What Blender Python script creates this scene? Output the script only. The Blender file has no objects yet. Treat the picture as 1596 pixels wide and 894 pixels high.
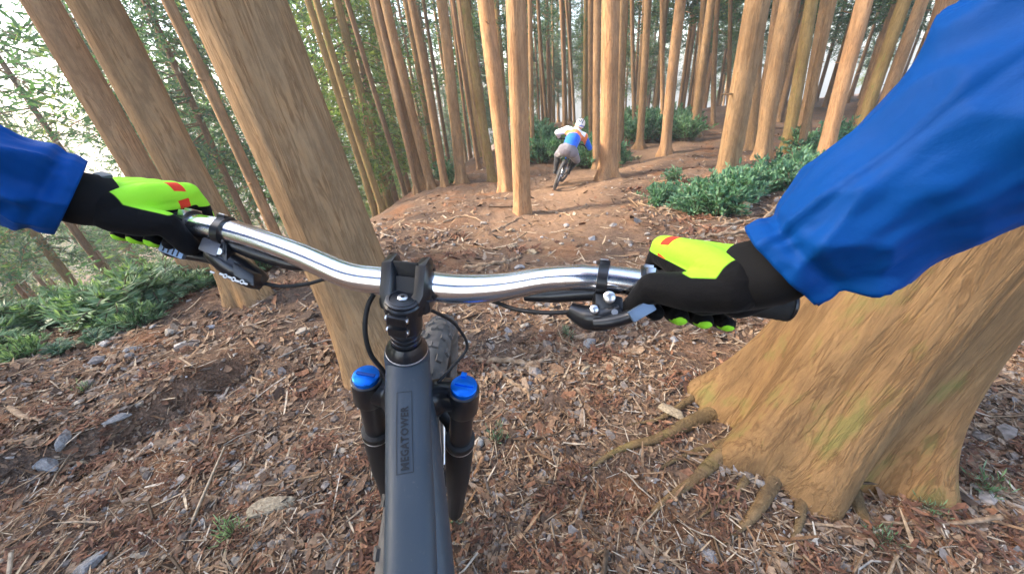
import bpy, bmesh, math, random
import numpy as np
from mathutils import Vector, Matrix

# ------------------------------------------------------------------ camera, world, sun, exposure
SC = bpy.context.scene
COL = SC.collection
random.seed(7)
RNG = np.random.default_rng(7)

FPX = 560.0                                    # focal length in photo pixels (1596 wide)
PITCH, ROLL = math.radians(29.05), math.radians(5.8)
CAM = np.array([0.0, 0.0, 1.3])
Fv = np.array([0, math.cos(PITCH), -math.sin(PITCH)])
R0 = np.array([1.0, 0, 0]); U0 = np.array([0, math.sin(PITCH), math.cos(PITCH)])
Rv = math.cos(ROLL) * R0 - math.sin(ROLL) * U0
Uv = math.cos(ROLL) * U0 + math.sin(ROLL) * R0

cd = bpy.data.cameras.new("camera")
cam = bpy.data.objects.new("camera", cd); COL.objects.link(cam)
cd.sensor_width = 36.0; cd.lens = FPX / 1596 * 36
cd.clip_start = 0.01; cd.clip_end = 3000
cam.matrix_world = Matrix(((Rv[0], Uv[0], -Fv[0], CAM[0]), (Rv[1], Uv[1], -Fv[1], CAM[1]),
                           (Rv[2], Uv[2], -Fv[2], CAM[2]), (0, 0, 0, 1)))
SC.camera = cam

SUN_DIR = np.array([-1.0, 0.05, 0.70])         # towards the sun: from the open valley on the left
SUN_DIR /= np.linalg.norm(SUN_DIR)
sun_el = math.asin(SUN_DIR[2]); sun_az = math.atan2(SUN_DIR[0], SUN_DIR[1])
world = bpy.data.worlds.new("World"); SC.world = world; world.use_nodes = True
wn = world.node_tree.nodes; wl = world.node_tree.links
sky = wn.new("ShaderNodeTexSky"); sky.sky_type = 'NISHITA'; sky.sun_disc = False
sky.sun_elevation = sun_el; sky.sun_rotation = sun_az
sky.dust_density = 2.8; sky.air_density = 1.0; sky.ozone_density = 1.0
bg = wn["Background"]; bg.inputs[1].default_value = 0.15
wl.new(sky.outputs[0], bg.inputs[0])
sl = bpy.data.lights.new("sun", 'SUN'); sl.energy = 2.2; sl.angle = math.radians(9.0); sl.color = (1.0, 0.86, 0.68)
sun = bpy.data.objects.new("sun", sl); COL.objects.link(sun)
sun.rotation_euler = Vector(-SUN_DIR).to_track_quat('-Z', 'Y').to_euler()
sun.location = (0, 0, 40)
SC.view_settings.view_transform = 'Standard'; SC.view_settings.look = 'None'
SC.view_settings.gamma = 1.0; SC.view_settings.exposure = 2.72
SC.render.engine = 'CYCLES'
SC.cycles.max_bounces = 8; SC.cycles.diffuse_bounces = 4; SC.cycles.glossy_bounces = 3
SC.cycles.transmission_bounces = 4; SC.cycles.transparent_max_bounces = 4
SC.cycles.use_denoising = True

# ------------------------------------------------------------------ helpers: pixels, noise, meshes
def ray(u, v):
    return Fv + (u - 798) / FPX * Rv - (v - 447) / FPX * Uv
def PX(u, v, d):                                # point seen at photo pixel (u, v) at depth d
    return CAM + d * ray(u, v)
def project(P):
    q = np.asarray(P) - CAM; d = q @ Fv
    return 798 + FPX * (q @ Rv) / d, 447 - FPX * (q @ Uv) / d, d
def nrm(v):
    v = np.asarray(v, float); return v / np.linalg.norm(v)

def _hash(i, j, s):
    n = (i.astype(np.int64) * 374761393 + j.astype(np.int64) * 668265263 + s * 974711) & 0x7fffffff
    n = ((n ^ (n >> 13)) * 1274126177) & 0x7fffffff
    return ((n ^ (n >> 16)) & 0xffff) / 65535.0
def vnoise(x, y, s=0):
    x = np.asarray(x, float); y = np.asarray(y, float)
    xi = np.floor(x); yi = np.floor(y); fx = x - xi; fy = y - yi
    fx = fx * fx * (3 - 2 * fx); fy = fy * fy * (3 - 2 * fy)
    a = _hash(xi, yi, s); b = _hash(xi + 1, yi, s); c = _hash(xi, yi + 1, s); d = _hash(xi + 1, yi + 1, s)
    return (a * (1 - fx) + b * fx) * (1 - fy) + (c * (1 - fx) + d * fx) * fy - 0.5
def fbm(x, y, s=0, o=4):
    t = 0; a = 1.0; x = np.asarray(x, float); y = np.asarray(y, float)
    for k in range(o):
        t = t + a * vnoise(x, y, s + k * 17); a *= 0.5; x = x * 2.03 + 5.1; y = y * 2.03 + 9.7
    return t
def softplus(x, k=1.0):
    return k * np.logaddexp(0, np.asarray(x, float) / k)
def sstep(a, b, x):
    t = np.clip((np.asarray(x, float) - a) / (b - a), 0, 1); return t * t * (3 - 2 * t)

# --- terrain
TRAIL = np.array([(-0.3, -4), (-0.15, 0), (0.05, 2), (0.45, 4.5), (1.15, 7.2), (2.6, 9.2), (4.6, 11.6), (6.6, 15), (8.0, 21)])
def trail_dist(x, y):
    x = np.asarray(x, float); y = np.asarray(y, float)
    best = np.full(np.broadcast(x, y).shape, 1e9)
    for (ax, ay), (bx, by) in zip(TRAIL[:-1], TRAIL[1:]):
        dx, dy = bx - ax, by - ay
        t = np.clip(((x - ax) * dx + (y - ay) * dy) / (dx * dx + dy * dy), 0, 1)
        best = np.minimum(best, np.hypot(x - ax - t * dx, y - ay - t * dy))
    return best
def h_base(x, y):
    x = np.asarray(x, float); y = np.asarray(y, float)
    z = 0.185 - 0.108 * (y - softplus(y - 12.5, 1.5)) - 0.10 * softplus(y - 26, 3)
    xe = -2.75 - 3.6 * (1 - sstep(2.2, 6.0, y)) + 0.02 * np.clip(y, 0, 13) + 0.45 * softplus(y - 13.5, 1.5)
    xe = np.minimum(xe, 6 + 0 * y)
    e = softplus(xe - x, 0.45)
    z = z - 15.0 * (1 - np.exp(-e * 0.62 / 15.0))
    z = z - 0.05 * softplus(x - 9, 1.5) * np.exp(-np.clip(x - 9, 0, 60) / 20)
    r = np.hypot(x, y)
    z = z + 0.5 * sstep(70, 170, r)
    return z
LEDGE = None
def h(x, y):
    x = np.asarray(x, float); y = np.asarray(y, float)
    z = h_base(x, y)
    td = trail_dist(x, y)
    far = np.clip(np.hypot(x, y) / 12, 0, 3)
    z = z - 0.05 * np.exp(-(td / 0.45) ** 2)
    rough = sstep(0.2, 1.2, td) * 0.7 + 0.3
    z = z + 0.14 * fbm(x * 0.9, y * 0.9, 3, 3) * rough + 0.055 * fbm(x * 4.5, y * 4.5, 11, 3) * rough
    z = z + 0.014 * fbm(x * 19, y * 19, 23, 2)
    z = z + far * 0.25 * fbm(x * 0.22, y * 0.22, 31, 2)
    if LEDGE is not None:
        (ax, ay), (bx, by) = LEDGE
        dx, dy = bx - ax, by - ay; L = math.hypot(dx, dy)
        s = ((x - ax) * dx + (y - ay) * dy) / L; c = (-(x - ax) * dy + (y - ay) * dx) / L
        c = c + 0.10 * vnoise(s * 3.0, s * 0, 5)
        w = sstep(-0.6, 0.1, s) * (1 - sstep(L - 0.1, L + 0.5, s))
        z = z + w * (0.10 * sstep(-0.05, 0.05, c) * (1 - sstep(0.15, 0.8, c)) - 0.045 * np.exp(-((c + 0.16) / 0.12) ** 2))
    return z
def hit(u, v, fn=h_base):                        # photo pixels -> ground points
    u = np.atleast_1d(np.asarray(u, float)); v = np.atleast_1d(np.asarray(v, float))
    D = Fv[None] + ((u - 798) / FPX)[:, None] * Rv[None] - ((v - 447) / FPX)[:, None] * Uv[None]
    ts = np.geomspace(0.4, 120, 90); lo = np.full(len(u), np.nan); hi = np.full(len(u), np.nan)
    prev = np.full(len(u), 0.2)
    for t in ts:
        P = CAM + D * t
        below = (P[:, 2] < fn(P[:, 0], P[:, 1])) & np.isnan(hi)
        hi[below] = t; lo[below] = prev[below]; prev[:] = t
    for _ in range(14):
        m = (lo + hi) / 2; P = CAM + D * m[:, None]
        b = P[:, 2] < fn(P[:, 0], P[:, 1]); hi = np.where(b, m, hi); lo = np.where(b, lo, m)
    return CAM + D * hi[:, None], hi             # NaN where no ground
_p, _ = hit([0, 330], [735, 590]); LEDGE = (tuple(_p[0][:2]), tuple(_p[1][:2]))

# --- tagging
def tag(o, label, cat, group=None, kind=None):
    if label: o["label"] = label
    if cat: o["category"] = cat
    if group: o["group"] = group
    if kind: o["kind"] = kind
    return o
def empty(name, loc, label, cat, group=None):
    o = bpy.data.objects.new(name, None); COL.objects.link(o); o.location = loc; o.empty_display_size = 0.1
    return tag(o, label, cat, group)
def link(name, me, parent=None, world_verts=True):
    o = bpy.data.objects.new(name, me); COL.objects.link(o)
    if parent is not None:
        o.parent = parent
        if world_verts:
            o.matrix_parent_inverse = MW(parent).inverted()
    return o
def MW(o):
    m = o.matrix_basis.copy()
    while o.parent is not None:
        m = o.parent.matrix_basis @ o.matrix_parent_inverse @ m; o = o.parent
    return m

def np_mesh(name, V, Q, mats=(), smooth=False, midx=None):
    V = np.asarray(V, np.float32).reshape(-1, 3); Q = np.asarray(Q, np.int32)
    n = Q.shape[1]; me = bpy.data.meshes.new(name)
    me.vertices.add(len(V)); me.vertices.foreach_set("co", V.ravel())
    me.loops.add(Q.size); me.loops.foreach_set("vertex_index", Q.ravel())
    me.polygons.add(len(Q)); me.polygons.foreach_set("loop_start", np.arange(0, Q.size, n, dtype=np.int32))
    me.polygons.foreach_set("loop_total", np.full(len(Q), n, np.int32))
    if midx is not None: me.polygons.foreach_set("material_index", np.asarray(midx, np.int32))
    me.polygons.foreach_set("use_smooth", np.full(len(Q), smooth))
    for m in mats: me.materials.append(m)
    me.update(calc_edges=True); me.validate()
    return me

def catmull(pts, n=8):
    P = [np.asarray(p, float) for p in pts]
    if len(P) < 3: 
        return [P[0] + (P[1] - P[0]) * t for t in np.linspace(0, 1, n + 1)]
    P = [2 * P[0] - P[1]] + P + [2 * P[-1] - P[-2]]; out = []
    for i in range(1, len(P) - 2):
        for k in range(n):
            t = k / n
            out.append(0.5 * (2 * P[i] + (P[i + 1] - P[i - 1]) * t + (2 * P[i - 1] - 5 * P[i] + 4 * P[i + 1] - P[i + 2]) * t * t
                              + (-P[i - 1] + 3 * P[i] - 3 * P[i + 1] + P[i + 2]) * t ** 3))
    out.append(P[-2]); return out

class MB:                                        # mesh builder: collects shapes, links them as ONE mesh
    def __init__(s): s.v = []; s.f = []; s.m = []
    def add(s, V, Fs, m=0):
        o = len(s.v); s.v += [tuple(map(float, p)) for p in V]
        for q in Fs: s.f.append([i + o for i in q]); s.m.append(m)
    def box(s, c, ax, ay, az, m=0, bev=0.0):     # centre and three half-axis vectors
        c, ax, ay, az = (np.asarray(t, float) for t in (c, ax, ay, az))
        if bev <= 0:
            V = [c + i * ax + j * ay + k * az for k in (-1, 1) for j in (-1, 1) for i in (-1, 1)]
            s.add(V, [(0, 2, 3, 1), (4, 5, 7, 6), (0, 1, 5, 4), (2, 6, 7, 3), (0, 4, 6, 2), (1, 3, 7, 5)], m); return
        bm = bmesh.new(); bmesh.ops.create_cube(bm, size=2)
        la, lb, lc = np.linalg.norm(ax), np.linalg.norm(ay), np.linalg.norm(az)
        for v in bm.verts: v.co = Vector((v.co.x * la, v.co.y * lb, v.co.z * lc))
        bmesh.ops.bevel(bm, geom=list(bm.edges), offset=min(bev, la * .9, lb * .9, lc * .9), segments=2, profile=0.7, affect='EDGES')
        bm.verts.index_update()
        V = [c + v.co.x * ax / la + v.co.y * ay / lb + v.co.z * az / lc for v in bm.verts]
        s.add(V, [[v.index for v in f.verts] for f in bm.faces], m); bm.free()
    def sweep(s, pts, rad, seg=12, m=0, up=None, ratio=1.0, power=2.0, cap=True, disp=None):
        P = [np.asarray(p, float) for p in pts]; n = len(P)
        if np.isscalar(rad): rad = [rad] * n
        if len(rad) != n: rad = np.interp(np.linspace(0, 1, n), np.linspace(0, 1, len(rad)), rad)
        if np.isscalar(ratio): ratio = [ratio] * n
        if len(ratio) != n: ratio = np.interp(np.linspace(0, 1, n), np.linspace(0, 1, len(ratio)), ratio)
        T = [nrm(P[min(i + 1, n - 1)] - P[max(i - 1, 0)]) for i in range(n)]
        if up is None:
            up = np.array([0, 0, 1.0]) if abs(T[0][2]) < 0.9 else np.array([1.0, 0, 0])
            N = nrm(up - (up @ T[0]) * T[0]); fixed = False
        else: up = np.asarray(up, float); N = nrm(up - (up @ T[0]) * T[0]); fixed = True
        V = []
        for i in range(n):
            N = nrm((up if fixed else N) - ((up if fixed else N) @ T[i]) * T[i]); B = np.cross(T[i], N)
            for k in range(seg):
                a = 2 * math.pi * k / seg; ca, sa = math.cos(a), math.sin(a)
                if power != 2.0:
                    q = (abs(ca) ** power + abs(sa) ** power) ** (-1 / power); ca *= q; sa *= q
                d = disp(i / (n - 1), a) if disp else 0.0
                V.append(P[i] + (rad[i] + d) * (ca * N * ratio[i] + sa * B))
        Fs = [(i * seg + k, i * seg + (k + 1) % seg, (i + 1) * seg + (k + 1) % seg, (i + 1) * seg + k) for i in range(n - 1) for k in range(seg)]
        if cap: Fs += [list(range(seg))[::-1], [(n - 1) * seg + k for k in range(seg)]]
        s.add(V, Fs, m)
    def cyl(s, a, b, r, seg=20, m=0, r2=None, bev=0.0):
        a = np.asarray(a, float); b = np.asarray(b, float); r2 = r if r2 is None else r2
        if bev > 0:
            L = np.linalg.norm(b - a); t = (b - a) / L
            s.sweep([a, a + t * 1e-4, a + t * bev, b - t * bev, b - t * 1e-4, b], [r * .05, r - bev, r, r2, r2 - bev, r2 * .05], seg, m)
        else: s.sweep([a, b], [r, r2], seg, m)
    def ball(s, c, r, m=0, sub=2, sc=(1, 1, 1)):
        bm = bmesh.new(); bmesh.ops.create_icosphere(bm, subdivisions=sub, radius=1.0); bm.verts.index_update()
        V = [np.asarray(c) + np.array([v.co.x * sc[0], v.co.y * sc[1], v.co.z * sc[2]]) * r for v in bm.verts]
        s.add(V, [[v.index for v in f.verts] for f in bm.faces], m); bm.free()
    def torus(s, c, ax, R, r, seg=64, sub=12, m=0, flat=1.0):
        ax = nrm(ax); a = nrm(np.cross(ax, [0.3, 0.2, 0.9])); b = np.cross(ax, a); V = []
        for i in range(seg):
            t = 2 * math.pi * i / seg; rad = math.cos(t) * a + math.sin(t) * b
            for k in range(sub):
                p = 2 * math.pi * k / sub
                V.append(np.asarray(c) + rad * (R + r * math.cos(p)) + ax * r * flat * math.sin(p))
        s.add(V, [(i * sub + k, ((i + 1) % seg) * sub + k, ((i + 1) % seg) * sub + (k + 1) % sub, i * sub + (k + 1) % sub) for i in range(seg) for k in range(sub)], m)
    def mesh(s, name, mats, smooth=True):
        me = bpy.data.meshes.new(name); me.from_pydata(s.v, [], s.f)
        for m in (mats if isinstance(mats, (list, tuple)) else [mats]): me.materials.append(m)
        me.polygons.foreach_set("material_index", s.m)
        bm = bmesh.new(); bm.from_mesh(me); bmesh.ops.recalc_face_normals(bm, faces=bm.faces)
        if smooth:
            for f in bm.faces: f.smooth = True
            for e in bm.edges:
                if len(e.link_faces) == 2 and e.calc_face_angle(0) > 0.75: e.smooth = False
        bm.to_mesh(me); bm.free(); me.update()
        return me
    def build(s, name, mats, parent=None, smooth=True, world_verts=True):
        return link(name, s.mesh(name, mats, smooth), parent, world_verts)

def blob(name, tubes, voxel, smooth=4, mats=()):  # overlapping tapered limbs fused into ONE continuous skin
    b = MB()
    for pts, rad in tubes:
        P = [np.asarray(p, float) for p in pts]
        rad = list(rad) if not np.isscalar(rad) else [rad] * len(P)
        for i in range(len(P) - 1):
            if np.linalg.norm(P[i + 1] - P[i]) > 1e-5: b.cyl(P[i], P[i + 1], rad[i], 16, 0, rad[i + 1])
        for p, r in zip(P, rad): b.ball(p, r, 0, 2)
    me = b.mesh(name, [], False); o = bpy.data.objects.new("tmp_blob", me); COL.objects.link(o)
    md = o.modifiers.new("r", 'REMESH'); md.mode = 'VOXEL'; md.voxel_size = voxel
    sm = o.modifiers.new("s", 'SMOOTH'); sm.factor = 0.5; sm.iterations = smooth
    dg = bpy.context.evaluated_depsgraph_get(); dg.update()
    out = bpy.data.meshes.new_from_object(o.evaluated_get(dg)); out.name = name
    bpy.data.objects.remove(o); bpy.data.meshes.remove(me)
    out.materials.clear()
    for m in mats: out.materials.append(m)
    out.polygons.foreach_set("use_smooth", np.ones(len(out.polygons), bool))
    return out
def face_data(me):
    n = len(me.polygons); c = np.empty(n * 3); nn = np.empty(n * 3)
    me.polygons.foreach_get("center", c); me.polygons.foreach_get("normal", nn)
    return c.reshape(-1, 3), nn.reshape(-1, 3)

# ------------------------------------------------------------------ materials
def principled(name, base=(0.5, 0.5, 0.5), rough=0.5, metal=0.0, spec=0.5):
    m = bpy.data.materials.new(name); m.use_nodes = True
    b = m.node_tree.nodes["Principled BSDF"]
    b.inputs["Base Color"].default_value = (*base, 1); b.inputs["Roughness"].default_value = rough
    b.inputs["Metallic"].default_value = metal; b.inputs["Specular IOR Level"].default_value = spec
    return m, m.node_tree.nodes, m.node_tree.links, b
def ramp(N, stops, interp='LINEAR'):
    r = N.new("ShaderNodeValToRGB"); e = r.color_ramp.elements; r.color_ramp.interpolation = interp
    while len(e) > 1: e.remove(e[-1])
    e[0].position = stops[0][0]; e[0].color = (*stops[0][1], 1)
    for p, c in stops[1:]:
        k = e.new(p); k.color = (*c, 1)
    return r
def noise_node(N, L, scale, detail=4, stretch=(1, 1, 1), coord="Object", rough=0.55, dist=0.0):
    tc = N.new("ShaderNodeTexCoord"); mp = N.new("ShaderNodeMapping"); mp.inputs["Scale"].default_value = stretch
    L.new(tc.outputs[coord], mp.inputs[0])
    n = N.new("ShaderNodeTexNoise"); n.inputs["Scale"].default_value = scale; n.inputs["Detail"].default_value = detail
    n.inputs["Roughness"].default_value = rough; n.inputs["Distortion"].default_value = dist
    L.new(mp.outputs[0], n.inputs["Vector"]); return n
def add_bump(N, L, b, src, strength=0.4, dist=0.01):
    bp = N.new("ShaderNodeBump"); bp.inputs["Strength"].default_value = strength; bp.inputs["Distance"].default_value = dist
    L.new(src, bp.inputs["Height"]); L.new(bp.outputs[0], b.inputs["Normal"]); return bp
def mixc(N, L, fac, a, b, mode='MIX'):
    m = N.new("ShaderNodeMix"); m.data_type = 'RGBA'; m.blend_type = mode
    if isinstance(fac, (int, float)): m.inputs[0].default_value = fac
    else: L.new(fac, m.inputs[0])
    for s, i in ((a, 6), (b, 7)):
        if isinstance(s, tuple): m.inputs[i].default_value = (*s, 1)
        else: L.new(s, m.inputs[i])
    return m.outputs[2]
def speckled(name, stops, scale=20, rough=0.7, bump=0.3, bdist=0.004, metal=0, spec=0.4, stretch=(1, 1, 1)):
    m, N, L, b = principled(name, rough=rough, metal=metal, spec=spec)
    n = noise_node(N, L, scale, 5, stretch); r = ramp(N, stops); L.new(n.outputs[0], r.inputs[0]); L.new(r.outputs[0], b.inputs["Base Color"])
    if bump: add_bump(N, L, b, n.outputs[0], bump, bdist)
    return m
def bark_mat(name, stops, moss=0.0, attr=True):
    m, N, L, b = principled(name, rough=0.9, spec=0.15)
    def noise_node(N, L, scale, detail=4, stretch=(1, 1, 1), rough=0.55, dist=0.0):
        if attr: tc = N.new("ShaderNodeAttribute"); tc.attribute_name = "grain"; src = tc.outputs["Vector"]
        else: tc = N.new("ShaderNodeTexCoord"); src = tc.outputs["Object"]
        mp = N.new("ShaderNodeMapping"); mp.inputs["Scale"].default_value = stretch; L.new(src, mp.inputs[0])
        n = N.new("ShaderNodeTexNoise"); n.inputs["Scale"].default_value = scale; n.inputs["Detail"].default_value = detail
        n.inputs["Roughness"].default_value = rough; n.inputs["Distortion"].default_value = dist
        L.new(mp.outputs[0], n.inputs["Vector"]); return n
    n1 = noise_node(N, L, 1.0, 6, (58, 58, 6.5), rough=0.75, dist=1.8)
    n2 = noise_node(N, L, 1.3, 3, (1, 1, 0.55)); n3 = noise_node(N, L, 9, 5, (1, 1, 0.45), rough=.65)
    r = ramp(N, stops); L.new(n1.outputs[0], r.inputs[0])
    r2 = ramp(N, [(0.3, (0.76, 0.72, 0.70)), (0.55, (1, 1, 1)), (0.75, (1.22, 1.02, 0.82))]); L.new(n2.outputs[0], r2.inputs[0])
    c = mixc(N, L, 1.0, r.outputs[0], r2.outputs[0], 'MULTIPLY')
    rm = ramp(N, [(0.32, (0.66, 0.66, 0.68)), (0.5, (1, 1, 1)), (0.7, (1.18, 1.1, 1.0))]); L.new(n3.outputs[0], rm.inputs[0])
    c = mixc(N, L, 1.0, c, rm.outputs[0], 'MULTIPLY')
    n4 = noise_node(N, L, 1.0, 4, (19, 19, 1.5), rough=.65, dist=.8)
    rc = ramp(N, [(0.455, (1, 1, 1)), (0.485, (.66, .63, .62)), (0.50, (.58, .55, .54)), (0.515, (.70, .67, .66)), (0.55, (1, 1, 1))]); L.new(n4.outputs[0], rc.inputs[0])
    rk = ramp(N, [(.35, (0, 0, 0)), (.6, (1, 1, 1))]); L.new(n3.outputs[0], rk.inputs[0])
    c = mixc(N, L, rk.outputs[0], c, mixc(N, L, 1.0, c, rc.outputs[0], 'MULTIPLY'))
    oi = N.new("ShaderNodeObjectInfo")
    r3 = ramp(N, [(0.0, (0.72, 0.70, 0.68)), (0.3, (0.93, 0.92, 0.86)), (0.6, (1.02, 1, .97)), (1.0, (1.2, 1.05, 0.95))]); L.new(oi.outputs["Random"], r3.inputs[0])
    c = mixc(N, L, 1.0, c, r3.outputs[0], 'MULTIPLY')
    if moss:
        mr = ramp(N, [(0.55, (0, 0, 0)), (0.68, (moss, moss, moss))]); L.new(n3.outputs[0], mr.inputs[0])
        c = mixc(N, L, mr.outputs[0], c, (0.14, 0.16, 0.05))
    L.new(c, b.inputs["Base Color"])
    ma = N.new("ShaderNodeMath"); ma.operation = 'ADD'; ma.use_clamp = False
    L.new(n1.outputs[0], ma.inputs[0]); L.new(n3.outputs[0], ma.inputs[1])
    m2 = N.new("ShaderNodeMath"); m2.operation = 'ADD'; m2.use_clamp = False; L.new(ma.outputs[0], m2.inputs[0]); L.new(rc.outputs[0], m2.inputs[1])
    add_bump(N, L, b, m2.outputs[0], 0.6, 0.012)
    return m
def leaf_mat(name, stops, trans=0.35, rough=0.55):
    m, N, L, b = principled(name, rough=rough, spec=0.3)
    g = N.new("ShaderNodeNewGeometry"); oi = N.new("ShaderNodeObjectInfo")
    r = ramp(N, stops); L.new(g.outputs["Random Per Island"], r.inputs[0])
    r3 = ramp(N, [(0.0, (0.75, 0.8, 0.85)), (1.0, (1.25, 1.18, 0.95))]); L.new(oi.outputs["Random"], r3.inputs[0])
    c = mixc(N, L, 1.0, r.outputs[0], r3.outputs[0], 'MULTIPLY'); L.new(c, b.inputs["Base Color"])
    t = N.new("ShaderNodeBsdfTranslucent"); c2 = mixc(N, L, 1.0, c, (1.35, 1.5, 0.7), 'MULTIPLY'); L.new(c2, t.inputs[0])
    mx = N.new("ShaderNodeMixShader"); mx.inputs[0].default_value = trans
    out = N["Material Output"]; L.new(b.outputs[0], mx.inputs[1]); L.new(t.outputs[0], mx.inputs[2]); L.new(mx.outputs[0], out.inputs[0])
    return m
def island_mat(name, stops, rough=0.85, interp='LINEAR', nscale=60, namt=0.5):
    m, N, L, b = principled(name, rough=rough, spec=0.25)
    g = N.new("ShaderNodeNewGeometry"); r = ramp(N, stops, interp); L.new(g.outputs["Random Per Island"], r.inputs[0])
    n = noise_node(N, L, nscale, 3); nr = ramp(N, [(0.3, (1 - namt,) * 3), (0.7, (1 + namt * .5,) * 3)]); L.new(n.outputs[0], nr.inputs[0])
    L.new(mixc(N, L, 1.0, r.outputs[0], nr.outputs[0], 'MULTIPLY'), b.inputs["Base Color"])
    return m
M = {}
M['bark'] = bark_mat("cedar_bark", [(0.2, (0.19, 0.12, 0.066)), (0.42, (0.305, 0.195, 0.108)), (0.62, (0.355, 0.235, 0.135)), (0.85, (0.42, 0.295, 0.18))])
M['bark_moss'] = bark_mat("mossy_bark", [(0.2, (0.16, 0.11, 0.05)), (0.42, (0.27, 0.19, 0.085)), (0.62, (0.32, 0.225, 0.105)), (0.85, (0.37, 0.27, 0.14))], 0.7)
M['bark_dark'] = bark_mat("weathered_bark", [(0.2, (0.105, 0.072, 0.040)), (0.42, (0.185, 0.128, 0.066)), (0.62, (0.235, 0.165, 0.085)), (0.85, (0.29, 0.21, 0.115))], 0.6)
M['bark_root'] = bark_mat("root_bark", [(0.2, (0.10, 0.068, 0.038)), (0.42, (0.175, 0.12, 0.064)), (0.62, (0.225, 0.158, 0.083)), (0.85, (0.28, 0.20, 0.11))], 0.3, False)
M['twig'] = bark_mat("branch_bark", [(0.25, (0.07, 0.045, 0.03)), (0.5, (0.19, 0.125, 0.075)), (0.8, (0.30, 0.21, 0.13))], 0, False)
M['bark_far'] = bark_mat("dark_bark", [(0.25, (0.11, 0.072, 0.045)), (0.5, (0.23, 0.15, 0.09)), (0.8, (0.33, 0.23, 0.14))])
M['needles'] = leaf_mat("cedar_foliage", [(0, (0.025, 0.065, 0.05)), (0.5, (0.045, 0.105, 0.078)), (0.85, (0.075, 0.14, 0.085)), (1, (0.15, 0.19, 0.07))], 0.5)
M['needles_sunlit'] = leaf_mat("sunlit_tone_foliage", [(0, (0.06, 0.11, 0.05)), (0.5, (0.11, 0.17, 0.07)), (1, (0.20, 0.23, 0.08))], 0.55)  # yellower copy of the cedar foliage: sunlit glow put into the leaf colour
M['shrub'] = leaf_mat("shrub_leaves", [(0, (0.045, 0.115, 0.075)), (0.5, (0.085, 0.19, 0.125)), (1, (0.16, 0.28, 0.18))], 0.3, 0.45)
M['fern'] = leaf_mat("fern_leaves", [(0, (0.065, 0.125, 0.065)), (0.5, (0.13, 0.22, 0.125)), (1, (0.25, 0.34, 0.22))], 0.3, 0.5)
M['stem'] = principled("plant_stem", (0.10, 0.07, 0.04), 0.8)[0]
# ------------------------------------------------------------------ the setting: forest floor
def make_ground():
    tx = np.linspace(-5.95, 5.95, 470); ty = np.linspace(-5.75, 5.75, 470)
    X = 0.9 * np.sinh(tx) ; Y = 1.6 + 1.1 * np.sinh(ty)
    gx, gy = np.meshgrid(X, Y); z = h(gx, gy)
    V = np.stack([gx, gy, z], -1).reshape(-1, 3); ny, nx = gx.shape
    i = np.arange(ny * nx).reshape(ny, nx)
    Q = np.stack([i[:-1, :-1], i[:-1, 1:], i[1:, 1:], i[1:, :-1]], -1).reshape(-1, 4)
    m, N, L, b = principled("forest_soil", rough=0.95, spec=0.15)
    n1 = noise_node(N, L, 1.6, 6); n2 = noise_node(N, L, 16, 6, rough=0.7); n3 = noise_node(N, L, 85, 4)
    r1 = ramp(N, [(0.3, (0.10, 0.062, 0.042)), (0.5, (0.155, 0.10, 0.068)), (0.7, (0.21, 0.14, 0.098))]); L.new(n2.outputs[0], r1.inputs[0])
    r2 = ramp(N, [(0.35, (0.75, 0.78, 0.85)), (0.5, (1, 1, 1)), (0.65, (1.2, 0.92, 0.72))]); L.new(n1.outputs[0], r2.inputs[0])
    r3 = ramp(N, [(0.35, (0.6, 0.6, 0.6)), (0.55, (1, 1, 1)), (0.72, (1.7, 1.6, 1.45))]); L.new(n3.outputs[0], r3.inputs[0])
    c = mixc(N, L, 1.0, r1.outputs[0], r2.outputs[0], 'MULTIPLY'); c = mixc(N, L, 1.0, c, r3.outputs[0], 'MULTIPLY')
    at = N.new("ShaderNodeAttribute"); at.attribute_name = "tread"
    rt = ramp(N, [(0.3, (0.17, 0.105, 0.065)), (0.7, (0.30, 0.19, 0.12))]); L.new(n2.outputs[0], rt.inputs[0])
    c = mixc(N, L, at.outputs["Fac"], c, rt.outputs[0])
    L.new(c, b.inputs["Base Color"])
    ma = N.new("ShaderNodeMath"); L.new(n2.outputs[0], ma.inputs[0]); L.new(n3.outputs[0], ma.inputs[1])
    add_bump(N, L, b, ma.outputs[0], 0.9, 0.02)
    me = np_mesh("forest_floor", V, Q, [m], True)
    td = trail_dist(V[:, 0], V[:, 1]); w = (1 - sstep(0.3, 1.5, td + .5 * fbm(V[:, 0] * 1.3, V[:, 1] * 1.3, 55, 3))) * sstep(2.0, 5.5, V[:, 1]) * 0.9
    a = me.attributes.new("tread", 'FLOAT', 'POINT'); a.data.foreach_set("value", w.astype(np.float32))
    o = link("ground", me); tag(o, "forest floor of brown soil falling away to the left", "", None, "structure")
make_ground()

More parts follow.
